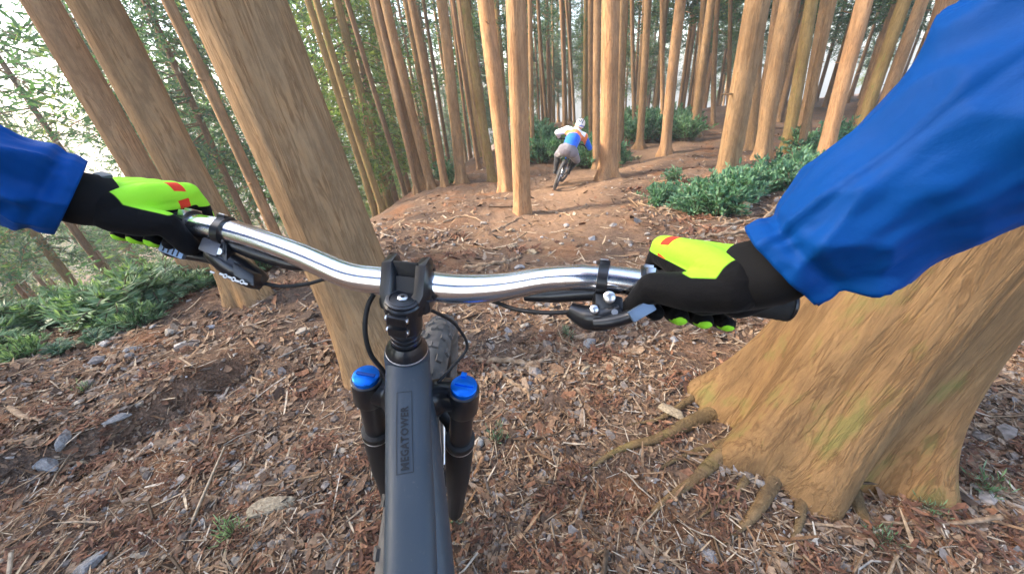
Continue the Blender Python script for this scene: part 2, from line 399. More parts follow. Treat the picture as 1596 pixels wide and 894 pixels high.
# ---- loose litter that nobody could count
def ground_samples(n, u0=-260, u1=1860, v0=190, v1=1150, maxd=16, jitter=True):
    P, d = hit(RNG.uniform(u0, u1, n), RNG.uniform(v0, v1, n)); ok = ~np.isnan(d) & (d < maxd)
    P = P[ok]; P[:, 2] = h(P[:, 0], P[:, 1]); return P, d[ok]
def frames(n, tilt):
    yaw = RNG.uniform(0, 2 * np.pi, n); pit = RNG.normal(0, tilt, n); rol = RNG.normal(0, tilt, n)
    t = np.stack([np.cos(yaw) * np.cos(pit), np.sin(yaw) * np.cos(pit), np.sin(pit)], -1)
    s = np.stack([-np.sin(yaw), np.cos(yaw), 0 * yaw], -1); up = np.cross(t, s)
    s2 = s * np.cos(rol)[:, None] + up * np.sin(rol)[:, None]; return t, s2, np.cross(t, s2)
def chips(P, ln, wd, lift, tilt, curl=0.25):
    n = len(P); t, s, u = frames(n, tilt); l = ln[:, None] / 2; w = wd[:, None] / 2; c = P + np.array([0, 0, 1]) * lift[:, None]
    cu = (RNG.uniform(-.3, 1, n) * curl)[:, None] * l
    a = RNG.uniform(.15, .8, (n, 1)); e = RNG.uniform(.1, .7, (n, 1))
    V = np.stack([c - t * l - s * w * a + u * cu, c - t * l + s * w * a + u * cu, c - s * w, c + s * w,
                  c + t * l - s * w * e + u * cu, c + t * l + s * w * e + u * cu], 1)
    b = (np.arange(n) * 6)[:, None]
    Q = np.concatenate([b + np.array([[0, 2, 3, 1]]), b + np.array([[2, 4, 5, 3]])], 0)
    return V.reshape(-1, 3), Q
def litter():
    P, d = ground_samples(150000)
    td = trail_dist(P[:, 0], P[:, 1]); far_tread = (td < 1.1) & (P[:, 1] > 3.0)
    keep = (~far_tread | (RNG.random(len(P)) < 0.22)) & (RNG.random(len(P)) < 0.14 + 0.86 * sstep(-.28, .12, fbm(P[:, 0] * 2.2, P[:, 1] * 2.2, 77, 3)))
    P, d = P[keep], d[keep]; n = len(P)
    ln = RNG.lognormal(np.log(0.019), .55, n) * np.clip(d / 1.6, 0.75, 2.6); ln = np.clip(ln, .008, .14)
    wd = ln * RNG.uniform(.22, .75, n); lift = RNG.uniform(0.002, .012, n)
    V, Q = chips(P, ln, wd, lift, .38)
    stops = [(0.0, (0.085, 0.055, 0.038)), (0.12, (0.155, 0.095, 0.06)), (0.34, (0.215, 0.13, 0.08)), (0.50, (0.215, 0.105, 0.06)), (0.62, (0.27, 0.18, 0.112)),
             (0.76, (0.29, 0.205, 0.14)), (0.88, (0.20, 0.165, 0.14)), (0.96, (0.29, 0.25, 0.22)), (0.985, (0.34, 0.28, 0.21))]
    o = link("leaf_litter", np_mesh("leaf_litter", V, Q, [island_mat("litter", stops, 0.85, 'CONSTANT', 90, .45)])); tag(o, "brown and tan wood chips and dead leaves littering the forest floor", "leaf litter", None, "stuff")
    # fine needles and splinters
    P, d = ground_samples(24000, maxd=11); n = len(P); keep = trail_dist(P[:, 0], P[:, 1]) + .2 * P[:, 1] * 0 > -1
    ln = RNG.lognormal(np.log(.045), .55, n) * np.clip(d / 1.6, .8, 2.2); ln = np.clip(ln, .02, .28); wd = np.clip(ln * RNG.uniform(.03, .09, n), .0016 , .012) * np.clip(d / 2.5, 1, 2)
    V, Q = chips(P, ln, wd, RNG.uniform(.004, .016, n), .16, .12)
    o = link("needles_and_splinters", np_mesh("needles", V, Q, [island_mat("splinters", [(0, (.10, .06, .035)), (.35, (.22, .12, .06)), (.6, (.33, .22, .13)), (.85, (.45, .35, .24)), (1, (.5, .44, .36))], .8)]))
    tag(o, "thin dry needles, splinters and straws lying over the forest floor", "needles", None, "stuff")
    # pale grey scraps of bark and broken stone
    ico = bmesh.new(); bmesh.ops.create_icosphere(ico, subdivisions=1, radius=1.0); ico.verts.index_update()
    B = np.array([v.co[:] for v in ico.verts]); FI = np.array([[v.index for v in f.verts] for f in ico.faces]); ico.free()
    P, d = ground_samples(11000, v0=215, maxd=12); k = RNG.random(len(P)) < .3 + .7 * sstep(-.1, .2, fbm(P[:, 0] * 1.5, P[:, 1] * 1.5, 91, 3)); P, d = P[k], d[k]; n = len(P)
    r = np.clip(RNG.lognormal(np.log(.0075), .5, n) * np.clip(d / 1.5, .8, 2.6), .004, .05)
    A = B[None] * (1 + RNG.uniform(-.35, .35, (n, len(B), 1))); A = A * np.stack([np.ones(n), RNG.uniform(.55, 1, n), RNG.uniform(.35, .7, n)], -1)[:, None]
    y = RNG.uniform(0, 6.28, n); c, s = np.cos(y)[:, None], np.sin(y)[:, None]
    A = np.stack([A[..., 0] * c - A[..., 1] * s, A[..., 0] * s + A[..., 1] * c, A[..., 2]], -1) * r[:, None, None] + (P + np.array([0, 0, .25]) * r[:, None])[:, None]
    o = link("gravel", np_mesh("gravel", A.reshape(-1, 3), (FI[None] + (np.arange(n) * len(B))[:, None, None]).reshape(-1, 3),
             [island_mat("gravel", [(0, (.13, .10, .08)), (.4, (.20, .165, .14)), (.75, (.28, .245, .22)), (.9, (.33, .28, .22)), (1, (.44, .43, .43))], .8)]))
    tag(o, "grey and buff gravel strewn through the litter", "gravel", None, "stuff")
    # rusty dead cedar sprays
    P, d = ground_samples(260, v0=240, maxd=9); V2, Q2 = [], []
    cen = np.repeat(P, 70, 0); m = len(cen); rr = np.repeat(RNG.uniform(.05, .14, len(P)) * np.clip(d / 2.2, .7, 2), 70)
    an = RNG.uniform(0, 6.28, m); q = np.sqrt(RNG.random(m)) * rr; cen = cen + np.stack([q * np.cos(an), q * np.sin(an) * .7, 0 * q], -1)
    cen[:, 2] = h(cen[:, 0], cen[:, 1]); ln = RNG.uniform(.25, .6, m) * rr; 
    V, Q = chips(cen, ln, ln * RNG.uniform(.12, .3, m), RNG.uniform(.006, .03, m) , .4)
    o = link("dead_cedar_sprays", np_mesh("dead_sprays", V, Q, [island_mat("rust_spray", [(0, (.085, .042, .028)), (.5, (.17, .078, .046)), (1, (.26, .135, .08))], .85)]))
    tag(o, "rust brown dead cedar sprays lying in patches on the litter", "dead sprays", None, "stuff")
    # fallen twigs: bent three-sided sticks
    P, d = ground_samples(1500, maxd=10); n = len(P); t, s, u = frames(n, .12)
    ln = np.clip(RNG.lognormal(np.log(.10), .6, n) * np.clip(d / 2, .8, 2.2), .04, .7); w = np.clip(ln * .022, .0022, .009) * np.clip(d / 3, 1, 1.7)
    rings = []
    bend = RNG.normal(0, .12, n)
    for k, x in enumerate((-.5, -.17, .17, .5)):
        c = P + t * (ln * x)[:, None] + s * (ln * bend * (x * x * 4 - 1))[:, None] + np.array([0, 0, 1]) * .012
        for a in (0, 2.094, 4.189): rings.append(c + (s * math.cos(a) + u * math.sin(a)) * (w * (1.1 - .6 * (x + .5)))[:, None])
    V = np.stack(rings, 1); b = (np.arange(n) * 12)[:, None]; Q = np.concatenate([b + np.array([[3 * k + i, 3 * k + (i + 1) % 3, 3 * k + 3 + (i + 1) % 3, 3 * k + 3 + i]]) for k in range(3) for i in range(3)], 0)
    o = link("fallen_twigs", np_mesh("twigs", V.reshape(-1, 3), Q, [island_mat("twig", [(0, (.10, .065, .04)), (.5, (.25, .165, .10)), (.85, (.38, .29, .20)), (1, (.46, .40, .33))], .85)], True))
    tag(o, "thin fallen twigs scattered over the forest floor", "twigs", None, "stuff")
litter()

# ---- stones one can pick out
def stone_mesh(k):
    bm = bmesh.new(); bmesh.ops.create_icosphere(bm, subdivisions=3, radius=1.0)
    rs = np.random.default_rng(100 + k); cuts = [(nrm(rs.normal(size=3)), rs.uniform(.42, .8)) for _ in range(13)]
    for v in bm.verts:
        p = np.array(v.co[:])
        for nn, dd in cuts:
            e = p @ nn - dd
            if e > 0: p = p - nn * e * .97
        p *= 1 + .10 * vnoise(p[0] * 3 + 7 * k, p[1] * 3 + p[2] * 2, k)
        v.co = Vector((p[0], p[1] * rs.uniform(.70, .80), p[2] * .46))
    me = bpy.data.meshes.new("stone"); bm.to_mesh(me); bm.free()
    return me
ST = [speckled("stone_%s" % n, st, 9, .85, .5, .01) for n, st in (("grey", [(.3, (.15, .14, .14)), (.55, (.28, .27, .27)), (.75, (.42, .41, .40))]), ("buff", [(.3, (.17, .13, .085)), (.55, (.33, .26, .17)), (.75, (.48, .40, .28))]), ("slate", [(.3, (.13, .12, .115)), (.6, (.25, .24, .23)), (.8, (.38, .37, .355))]))]
SM = []
for k in range(6):
    me = stone_mesh(k); me.materials.append(ST[k % 3]); SM.append(me)
def stone(u, v, wpx, k, label, group=None, sc=(1, 1, 1)):
    P, d = hit(u, v); P = P[0]; r = wpx / 2 * d[0] / FPX; P[2] = float(h(P[0], P[1])) + r * .12
    o = link("stone", SM[k]); o.location = P; o.scale = (r * sc[0] * 1.1, r * sc[1] * random.uniform(.6, .95), r * sc[2] * random.uniform(.6, 1.1)); o.rotation_euler = (random.uniform(-.2, .2), random.uniform(-.2, .2), random.uniform(0, 6.28)); tag(o, label, "stone", group)
for a in [(435, 795, 76, 1, "large buff stone half sunk in the litter at lower left of the bike"), (890, 637, 22, 4, "small pale buff stone on the trail right of the fork"),
          (912, 570, 24, 1, "buff stone on the trail below the right brake lever"), (1042, 640, 50, 4, "greenish buff stone beside the roots of the big right cedar"),
          (918, 530, 34, 2, "bluish grey flat stone under the right brake lever"), (205, 548, 30, 2, "bluish slab of stone near the green plants on the left"),
          (140, 880, 60, 5, "pale slate stone at the bottom left corner of the view"), (800, 380, 22, 1, "pale stone on the trail in front of the middle cedar"),
          (797, 352, 18, 4, "light stone at the foot of the middle cedar"), (808, 388, 16, 3, "small grey stone in the row in front of the middle cedar"),
          (955, 352, 24, 2, "grey blue stone on the tread beyond the handlebar"), (882, 346, 16, 0, "grey stone left of the rusty clump on the tread"),
          (620, 640, 26, 3, "grey stone tucked beside the left fork leg"), (205, 500, 28, 5, "dark grey stone at the edge of the green plants"), (105, 690, 44, 2, "pale slate chunk along the ledge on the left"),
          (60, 715, 48, 5, "slate chunk at the low end of the ledge on the left"), (190, 655, 40, 2, "slate chunk midway up the ledge on the left"),
          (1110, 860, 44, 0, "pale stone at the bottom right of the bike"), (860, 300, 12, 0, "small stone under the rear wheel of the rider ahead")]: stone(*a)
for i in range(34):
    for _ in range(40):
        u, v = random.uniform(30, 1100), random.uniform(335, 890)
        if not (560 < u < 760 and v > 400): break
    stone(u, v, random.uniform(11, 26), random.randrange(6), "small angular stone lying loose among the wood chips", "small stones loose in the litter", (1, random.uniform(.8, 1.2), 1))

# ---- fallen branches and dead sticks that can be picked out
DEAD = speckled("dead_wood", [(.3, (.14, .09, .05)), (.5, (.27, .18, .11)), (.7, (.40, .30, .20))], 1.0, .9, .5, .006, stretch=(30, 30, 30))
MOSSLOG = speckled("mossy_log", [(.3, (.13, .12, .045)), (.5, (.22, .18, .08)), (.7, (.32, .24, .13))], 8, .9, .4, .01)
def branch(px, r, label, forks=(), mat=DEAD, group=None, sink=.6, name="fallen_branch"):
    pts, _ = hit([p[0] for p in px], [p[1] for p in px]); pts[:, 2] = h(pts[:, 0], pts[:, 1]) + r * sink
    P = catmull(pts, 8); P = [p + np.array([0, 0, r * .5 * math.sin(i * 1.7)]) for i, p in enumerate(P)]; b = MB()
    b.sweep(P, [r * .9, r, r * .85, r * .6, r * .35], 9)
    for t, ln, ang in forks:
        i = int(t * (len(P) - 2)); d = nrm(P[i + 1] - P[i]); sd = np.array([-d[1], d[0], .25]); e = nrm(d * math.cos(ang) + sd * math.sin(ang))
        b.sweep([P[i], P[i] + e * ln * .5, P[i] + e * ln + np.array([0, 0, -.02])], [r * .55, r * .4, r * .2], 7)
    o = b.build(name, [mat]); return tag(o, label, "branch" if name == "fallen_branch" else name.split("_")[-1], group)
branch([(765, 358), (790, 345), (818, 330)], .012, "straight pale stick leaning towards the foot of the middle cedar")
branch([(722, 415), (770, 410), (800, 400), (812, 393)], .022, "curved brown branch across the trail just beyond the stem", [(.5, .12, .7)])
branch([(740, 556), (790, 552), (830, 558), (860, 548)], .018, "long pale root-like branch crossing the tread right of the tyre", [(.4, .12, -.8)])
branch([(765, 560), (795, 585), (820, 600), (825, 618)], .014, "bent stick on the tread below the pale branch")
branch([(838, 322), (880, 326), (895, 340)], .012, "pale stick on the tread right of the middle cedar")
branch([(1150, 480), (1100, 508), (1050, 525), (1015, 535)], .016, "long stick left of the big blurred right cedar", [(.4, .15, .6)])
branch([(1100, 372), (1150, 368), (1210, 362)], .02, "dead stick beneath the shrubs beside the right glove", [(.3, .2, .6), (.6, .2, -.5)])
branch([(1110, 358), (1150, 350), (1200, 340)], .018, "grey dead branch in the brushwood under the shrubs", [(.3, .15, .8)])
branch([(1120, 345), (1135, 330), (1150, 318)], .015, "upright dead stick poking from the brushwood")
branch([(1180, 350), (1205, 330), (1230, 300)], .016, "forked grey branch under the shrubs near the blue sleeve", [(.4, .2, .7), (.7, .15, -.7)])
branch([(915, 256), (935, 252), (965, 250)], .05, "pale log lying behind the leaning cedar and the rider", (), MOSSLOG, None, .7, "fallen_log")
branch([(968, 250), (985, 247), (1000, 243)], .075, "short mossy log right of the pair of straight cedars", (), MOSSLOG, None, .7, "fallen_log")
branch([(190, 845), (165, 875), (150, 900)], .01, "pale curved stick at the lower left", [(.5, .06, .7)])
branch([(395, 690), (380, 730), (350, 770)], .009, "thin stick lying left of the top tube")
branch([(20, 640), (45, 655), (75, 660)], .014, "flat pale stick near the ledge on the left")
branch([(690, 345), (725, 338), (760, 345)], .016, "thin stick between the handlebar and the middle cedar")
b = MB(); P, d = hit(1155, 333); c = P[0]; c[2] = float(h(c[0], c[1])) + .06
b.sweep([c + [-.02, 0, -.10], c + [0, 0, 0], c + [.03, .01, .07]], [.075, .065, .05], 10, power=3.2); o = b.build("tree_stump", [MOSSLOG]); tag(o, "small yellowish broken stump in the brushwood below the shrubs", "stump")
# ------------------------------------------------------------------ trees
def trunk_mesh(name, H, r0, seed, seg=24, fine=False, lean=(0, 0), flare=.5, lobes=5, base_drop=.35, mat=None, lobe_amp=.5, bow=0.0, stubs=7):
    rs = np.random.default_rng(seed)
    if fine: zz = np.concatenate([np.linspace(-base_drop, .9, 44), np.linspace(.95, 3.2, 46), np.linspace(3.6, H, 14)])
    else: zz = np.concatenate([np.linspace(-base_drop, .8, 10), np.linspace(1.1, 5, 9), np.linspace(6, H, 8)])
    th = np.linspace(0, 2 * np.pi, seg, endpoint=False); Z, T = np.meshgrid(zz, th, indexing='ij')
    zc = np.clip(Z, 0, None)
    r = r0 * (1 - .62 * np.clip(zc / H, 0, 1))
    ph = rs.uniform(0, 6.28, 3)
    lob = .55 * np.cos(lobes * T + ph[0]) + .45 * np.cos((lobes - 2) * T + ph[1])
    fl = flare * np.exp(-zc / (r0 * 1.15)) 
    r = r * (1 + fl * (1 + lobe_amp * 1.6 * lob) + .035 * np.cos(2 * T + ph[2]) + .05 * lob * np.exp(-zc / 1.2))
    if fine:
        a = np.cos(T) * 9; c = np.sin(T) * 9
        rid = .5 * fbm(a * .6 + 40, c * .6 + Z * .9, seed, 3) + .6 * fbm(a * 3 + 11, c * 3 + Z * 1.6, seed + 5, 3)
        r = r + min(r0 * .04, .006) * rid
    ox = lean[0] * Z + bow * np.sin(Z * .35 + ph[0]) * .12; oy = lean[1] * Z + bow * np.cos(Z * .3 + ph[1]) * .12
    V = np.stack([ox + r * np.cos(T), oy + r * np.sin(T), Z], -1).reshape(-1, 3)
    n = len(zz); i = np.arange(n * seg).reshape(n, seg); j = np.roll(i, -1, 1)
    Q = np.stack([i[:-1], j[:-1], j[1:], i[1:]], -1).reshape(-1, 4)
    g = np.stack([r * np.cos(T), r * np.sin(T), Z * (1 + lean[0] ** 2 + lean[1] ** 2) ** .5], -1).reshape(-1, 3).astype(np.float32)
    for _ in range(stubs):                       # broken dead twigs left on the stem
        zz_ = rs.uniform(1.2, 8.0); a_ = rs.uniform(0, 6.28); L_ = rs.uniform(.04, .22); rr_ = r0 * (1 - .62 * zz_ / H); w_ = rs.uniform(.006, .013)
        d_ = np.array([math.cos(a_), math.sin(a_), rs.uniform(-.5, .35)]); s_ = np.array([-math.sin(a_), math.cos(a_), 0]); u_ = np.array([0, 0, 1.]); o_ = np.array([lean[0] * zz_, lean[1] * zz_, zz_]); k_ = len(V)
        for t_, f_ in ((rr_ * .8, 1.3), (rr_ + L_ * .5, .9), (rr_ + L_, .5)): V = np.concatenate([V, [o_ + d_ * [t_, t_, (t_ - rr_)] + (s_ * math.cos(b_) + u_ * math.sin(b_)) * w_ * f_ for b_ in (0, 1.57, 3.14, 4.71)]])
        g = np.concatenate([g, np.tile(np.array([[rr_, .1, zz_]], np.float32), (12, 1)) + rs.uniform(-.05, .05, (12, 3)).astype(np.float32)])
        Q = np.concatenate([Q, [[k_ + 4 * m_ + b_, k_ + 4 * m_ + (b_ + 1) % 4, k_ + 4 * m_ + 4 + (b_ + 1) % 4, k_ + 4 * m_ + 4 + b_] for m_ in (0, 1) for b_ in range(4)], [[k_ + 8, k_ + 9, k_ + 10, k_ + 11]]])
    me = np_mesh(name, V, Q, [mat or M['bark']], True)
    at = me.attributes.new("grain", 'FLOAT_VECTOR', 'POINT'); at.data.foreach_set("vector", g.ravel()); return me

def crown_mesh(seed, z0, z1, L0, nb, leaves, size, mat):
    rs = np.random.default_rng(seed); V = []; F = []; mi = []; 
    lv, lq = [], []
    for k in range(nb):
        t = (k + rs.random()) / nb; z = z0 + (z1 - z0) * t; a = rs.uniform(0, 6.28)
        L = L0 * (1 - t) ** .7 * rs.uniform(.6, 1.15) * min(1, .45 + t * 5) + .15
        d = np.array([math.cos(a), math.sin(a), 0]); rise = rs.uniform(-.25, .2)
        P = [np.array([0, 0, z]) + d * L * s + np.array([0, 0, L * (rise * s - .35 * s * s)]) for s in (0, .5, 1)]
        w = .018 + .01 * L; sd = np.array([-d[1], d[0], 0])
        o = len(V); 
        for p, q in zip(P, (w, w * .6, .003)): V += [p - sd * q, p + sd * q, p + np.array([0, 0, q * 1.4])]
        for s in (0, 3):
            for i in range(3): F.append((o + s + i, o + s + (i + 1) % 3, o + s + 3 + (i + 1) % 3, o + s + 3 + i)); mi.append(1)
        m = max(6, int(leaves * (L / L0)))
        s = rs.uniform(.18, 1.06, m); c = np.array([0, 0, z]) + d * (L * s)[:, None] + np.array([0, 0, 1.]) * (L * (rise * s - .35 * s * s))[:, None]
        c = c + rs.normal(0, 1, (m, 3)) * np.array([.16, .16, .12]) * L * (.35 + .5 * s[:, None])
        u = nrmv(d * .8 + rs.normal(0, .55, (m, 3)) + np.array([0, 0, -.15])); w2 = nrmv(np.cross(u, rs.normal(0, 1, (m, 3))))
        sz = size * rs.uniform(.6, 1.5, m)[:, None]
        lv.append(np.stack([c - u * sz * .9, c - w2 * sz * .26, c + u * sz * 1.25, c + w2 * sz * .26], 1).reshape(-1, 3))
    lv = np.concatenate(lv); o = len(V); n = len(lv) // 4
    Vall = np.concatenate([np.array(V), lv]); Q = np.concatenate([np.array(F), o + np.arange(n * 4).reshape(n, 4)]); mi = np.array(mi + [0] * n)
    return np_mesh("crown", Vall, Q, [mat, M['twig']], False, mi)
def nrmv(a): return a / np.linalg.norm(a, axis=1, keepdims=True)

CROWN = [crown_mesh(1, 10.5, 19, 2.2, 46, 50, .14, M['needles']), crown_mesh(2, 12.0, 20, 1.9, 40, 50, .14, M['needles']), crown_mesh(3, 8.5, 18, 2.3, 50, 52, .14, M['needles'])]
CROWN_LOW = [crown_mesh(11, 2.6, 15, 2.5, 74, 185, .088, M['needles']), crown_mesh(12, 4.5, 16, 2.2, 66, 185, .088, M['needles']), crown_mesh(13, 1.6, 11, 2.3, 70, 185, .088, M['needles_sunlit'])]

PLACED = []
def tree(u, v, utop, wpx, label, dep=None, vw=None, seg=32, fine=False, flare=.45, lobes=5, mat=None, crown=0, group="cedars along the trail", H=20, lean_extra=None, lobe_amp=.5, dz=0.0, name="cedar_tree", bow=1.0, vtop=0, away=0.0):
    """trunk foot at photo pixel (u, v); the stem passes (utop, vtop); wpx = stem width there. dep: depth of the foot pixel when the foot is hidden."""
    if dep is None:
        P, d = hit(u, v); P = P[0]; dep = d[0]
    else: P = PX(u, v, dep)
    a, b = ray(u, v), ray(utop, vtop); N = np.cross(a, b)
    hx = nrm(np.array([a[1], -a[0], 0])); az = nrm(np.array([a[0], a[1], 0])); s = -(N[2] + away * (N @ az)) / (hx @ N)
    lean = hx[:2] * s + az[:2] * away; z = float(h(P[0], P[1])) + dz
    base = np.array([P[0] + lean[0] * (z - P[2]), P[1] + lean[1] * (z - P[2]), 0]); base[2] = float(h(base[0], base[1])) + dz
    cosw = abs(math.cos(math.atan2(utop - u, v - vtop))); r0 = .5 * .82 * wpx * cosw * dep / FPX
    t = empty(name, base, label, "tree", group)
    me = trunk_mesh("trunk", H, r0, len(PLACED) + 50, seg, fine, lean, flare, lobes, .4, mat, lobe_amp, bow=bow if not fine else 0, stubs=0 if dep < 3.5 else 6)
    link("trunk", me, t, False)
    if crown is not None:
        c = link("crown", CROWN[crown], t, False); c.location = (lean[0] * 11, lean[1] * 11, 0); c.rotation_euler = (0, 0, random.uniform(0, 6.28)); c.scale = (1, 1, H / 20)
    PLACED.append((base[0], base[1], r0, dep)); return t, base, lean, r0
T1 = tree(600, 560, 371, 136, "very thick cedar trunk rising just left of the stem", seg=190, fine=True, flare=.22, mat=M['bark'], crown=None, lobes=5, away=.2)
T2 = tree(393, 465, 145, 72, "thick grey-brown cedar trunk behind the left glove", seg=150, fine=True, flare=.3, crown=None, away=.14)
tree(232, 290, 62, 56, "reddish cedar trunk just left of the thick grey-brown one", dep=3.3, seg=120, fine=True, flare=.35, crown=None, away=.14)
tree(408, 332, 237, 21, "slim straight cedar between the two thickest left trunks", dep=6.2, crown=1)
tree(446, 342, 291, 13, "very slim dark cedar against the left edge of the thickest trunk", dep=6.6, mat=M['bark_far'], crown=2)
tree(40, 425, -260, 44, "brown trunk below the left blue sleeve", crown=1, mat=M['bark_far'], seg=48)
tree(118, 388, -70, 26, "slimmer brown trunk below the left glove cuff", crown=2)
tree(165, 375, 10, 14, "thin trunk seen under the left glove fingers", crown=0)
tree(557, 262, 483, 13, "thin olive cedar right of the thickest trunk", dep=10.5, mat=M['bark_moss'], crown=1)
tree(590, 300, 497, 13, "thin mossy cedar pressed against a reddish one", dep=9.6, mat=M['bark_moss'], crown=2)
tree(606, 312, 509, 15, "slim reddish cedar on the rim of the drop", crown=1)
tree(620, 275, 545, 10, "thin far cedar between the reddish and the paired trunks", dep=12, mat=M['bark_far'], crown=0)
tree(662, 292, 589, 23, "left and thicker cedar of the close pair by the rim", crown=2, seg=48, flare=.6)
tree(673, 290, 607, 17, "right and thinner cedar of the close pair by the rim", crown=1)
tree(650, 282, 579, 11, "dark cedar hidden half behind the close pair", dep=10.5, mat=M['bark_far'], crown=0)
tree(692, 287, 633, 15, "slim tan cedar right of the close pair", crown=0)
tree(722, 282, 681, 19, "single brown cedar with a plant at its foot on the rim", crown=1, seg=48, flare=.6)
tree(741, 240, 712, 9, "left of two thin dark trunks behind the rim", dep=12.5, mat=M['bark_far'], crown=2)
tree(755, 240, 723, 9, "right of two thin dark trunks behind the rim", dep=13, mat=M['bark_far'], crown=1)
tree(767, 248, 732, 16, "olive brown cedar left of the two stout middle trunks", dep=10, crown=0, mat=M['bark_moss'])
tree(785, 292, 761, 29, "stout smooth cedar directly behind the middle one", crown=2, seg=64, flare=.35)
tree(814, 327, 804, 33, "stout tan cedar standing alone at the middle of the picture", crown=1, seg=110, fine=True, flare=.18, lobes=4)
tree(833, 205, 822, 9, "thin trunk peeping out behind the middle cedar", dep=13, crown=0)
tree(852, 178, 842, 7, "thin pale trunk left above the rider", dep=17, mat=M['bark_far'], crown=2)
tree(881, 178, 870, 8, "thin dark trunk straight above the rider", dep=16, mat=M['bark_far'], crown=1)
tree(891, 178, 882, 6, "hair-thin trunk beside the dark one above the rider", dep=18, mat=M['bark_far'], crown=0)
tree(926, 165, 919, 13, "dark trunk left of the stout leaning pair", dep=14, mat=M['bark_far'], crown=2)
tree(934, 222, 931, 13, "slim trunk on the left side of the flared cedar", dep=9.5, crown=0)
tree(947, 280, 952, 31, "stout tan cedar with flared base right of the rider", crown=1, seg=110, fine=True, flare=.55, lobes=4)
tree(966, 236, 964, 13, "slim trunk on the right side of the flared cedar", dep=9.3, crown=2)
tree(975, 180, 976, 10, "sunlit slim trunk right of the flared cedar", dep=13.5, crown=0)
tree(988, 172, 988, 8, "thin dark trunk beside the sunlit slim one", dep=16, mat=M['bark_far'], crown=1)
tree(998, 230, 1006, 13, "slim tan cedar in front of the green bushes", crown=0, flare=.8)
tree(1031, 170, 1034, 9, "thin brown trunk behind the green bushes", dep=17, crown=2)
tree(1045, 241, 1066, 19, "straight tan cedar on the left rim of the far trail", crown=1, seg=48, flare=.6)
tree(1078, 201, 1092, 11, "pale cedar with light bark at the far trail bend", crown=2)
tree(1087, 216, 1111, 15, "sun-flecked cedar standing at the far trail bend", crown=0, flare=.6)
tree(1115, 172, 1124, 9, "far thin trunk behind the trail bend", dep=18, mat=M['bark_far'], crown=1)
tree(1130, 186, 1141, 8, "far thin trunk right of the trail bend", dep=19, mat=M['bark_far'], crown=2)
tree(1129, 292, 1181, 39, "stout leaning cedar with furrowed bark beside the right shrubs", crown=1, seg=120, fine=True, flare=.25, lobes=4)
tree(1162, 240, 1192, 18, "cedar half hidden behind the stout furrowed one", crown=0)
tree(1185, 213, 1218, 21, "dark thick trunk behind the right trees", dep=13, mat=M['bark_far'], crown=2)
tree(1196, 250, 1240, 27, "thick brown cedar at the back of the right shrubs", crown=1, seg=64)
tree(1222, 226, 1256, 20, "cedar touching the right side of the thick brown one", dep=9.3, crown=2, mat=M['bark_moss'])
tree(1245, 216, 1291, 21, "dark trunk right of the touching pair", dep=12, mat=M['bark_far'], crown=0)
tree(1253, 245, 1314, 13, "slim leaning cedar rising from the right shrubs", crown=1)
tree(1291, 252, 1361, 26, "yellowish leaning cedar near the blue sleeve", crown=2, seg=64)
tree(1333, 226, 1410, 20, "olive leaning cedar right of the yellowish one", dep=9, crown=0, mat=M['bark_moss'])
tree(1374, 192, 1440, 20, "far leaning cedar close to the blue sleeve", dep=10.5, crown=1)
tree(1425, 160, 1482, 34, "dark brown cedar partly behind the blue sleeve", dep=8, crown=2, mat=M['bark_far'], seg=48)
TR = tree(1240, 682, 1440, 268, "huge mossy cedar with spreading roots at the lower right", seg=200, fine=True, flare=.40, lobes=6, mat=M['bark_dark'], crown=None, vtop=420, H=18, away=.28, lobe_amp=.7)
# spreading surface roots of the huge cedar
def root(px, r, parent):
    pts, _ = hit([p[0] for p in px], [p[1] for p in px]); q = random.uniform(0, 6); P = np.array(catmull(pts, 12)); n = len(P); k = np.arange(n)
    P[:, 0] += .012 * np.sin(k * .35 + q); P[:, 1] += .012 * np.cos(k * .29 + q); P[:, 2] = h(P[:, 0], P[:, 1]); P[:, 2] = np.convolve(np.pad(P[:, 2], 5, 'edge'), np.ones(11) / 11, 'valid') + r * (.30 - .35 * (k / n)) + .006
    b = MB(); b.sweep(list(P), r * (np.linspace(1.25, .10, n) ** 1.0), 22, ratio=.85, disp=lambda t, a: r * (1 - t) * (.07 * math.sin(a * 3 + t * 7 + q) + .03 * math.sin(a * 8 + t * 23)))
    b.build("root", [M['bark_root']], parent)
for px, r in [([(1190, 625), (1120, 645), (1050, 668), (980, 695), (905, 730)], .042), ([(1180, 670), (1120, 712), (1060, 765), (1000, 815)], .036), ([(1190, 590), (1115, 612), (1050, 640), (975, 662)], .032), ([(1150, 680), (1080, 705), (1000, 735)], .020),
              ([(1215, 720), (1180, 790), (1120, 860)], .034), ([(1300, 720), (1345, 790), (1400, 850)], .036), ([(1195, 700), (1150, 760), (1085, 815)], .022), ([(1250, 730), (1250, 800), (1230, 870)], .028)]: root([(1245, 655)] + px, r, TR[0])

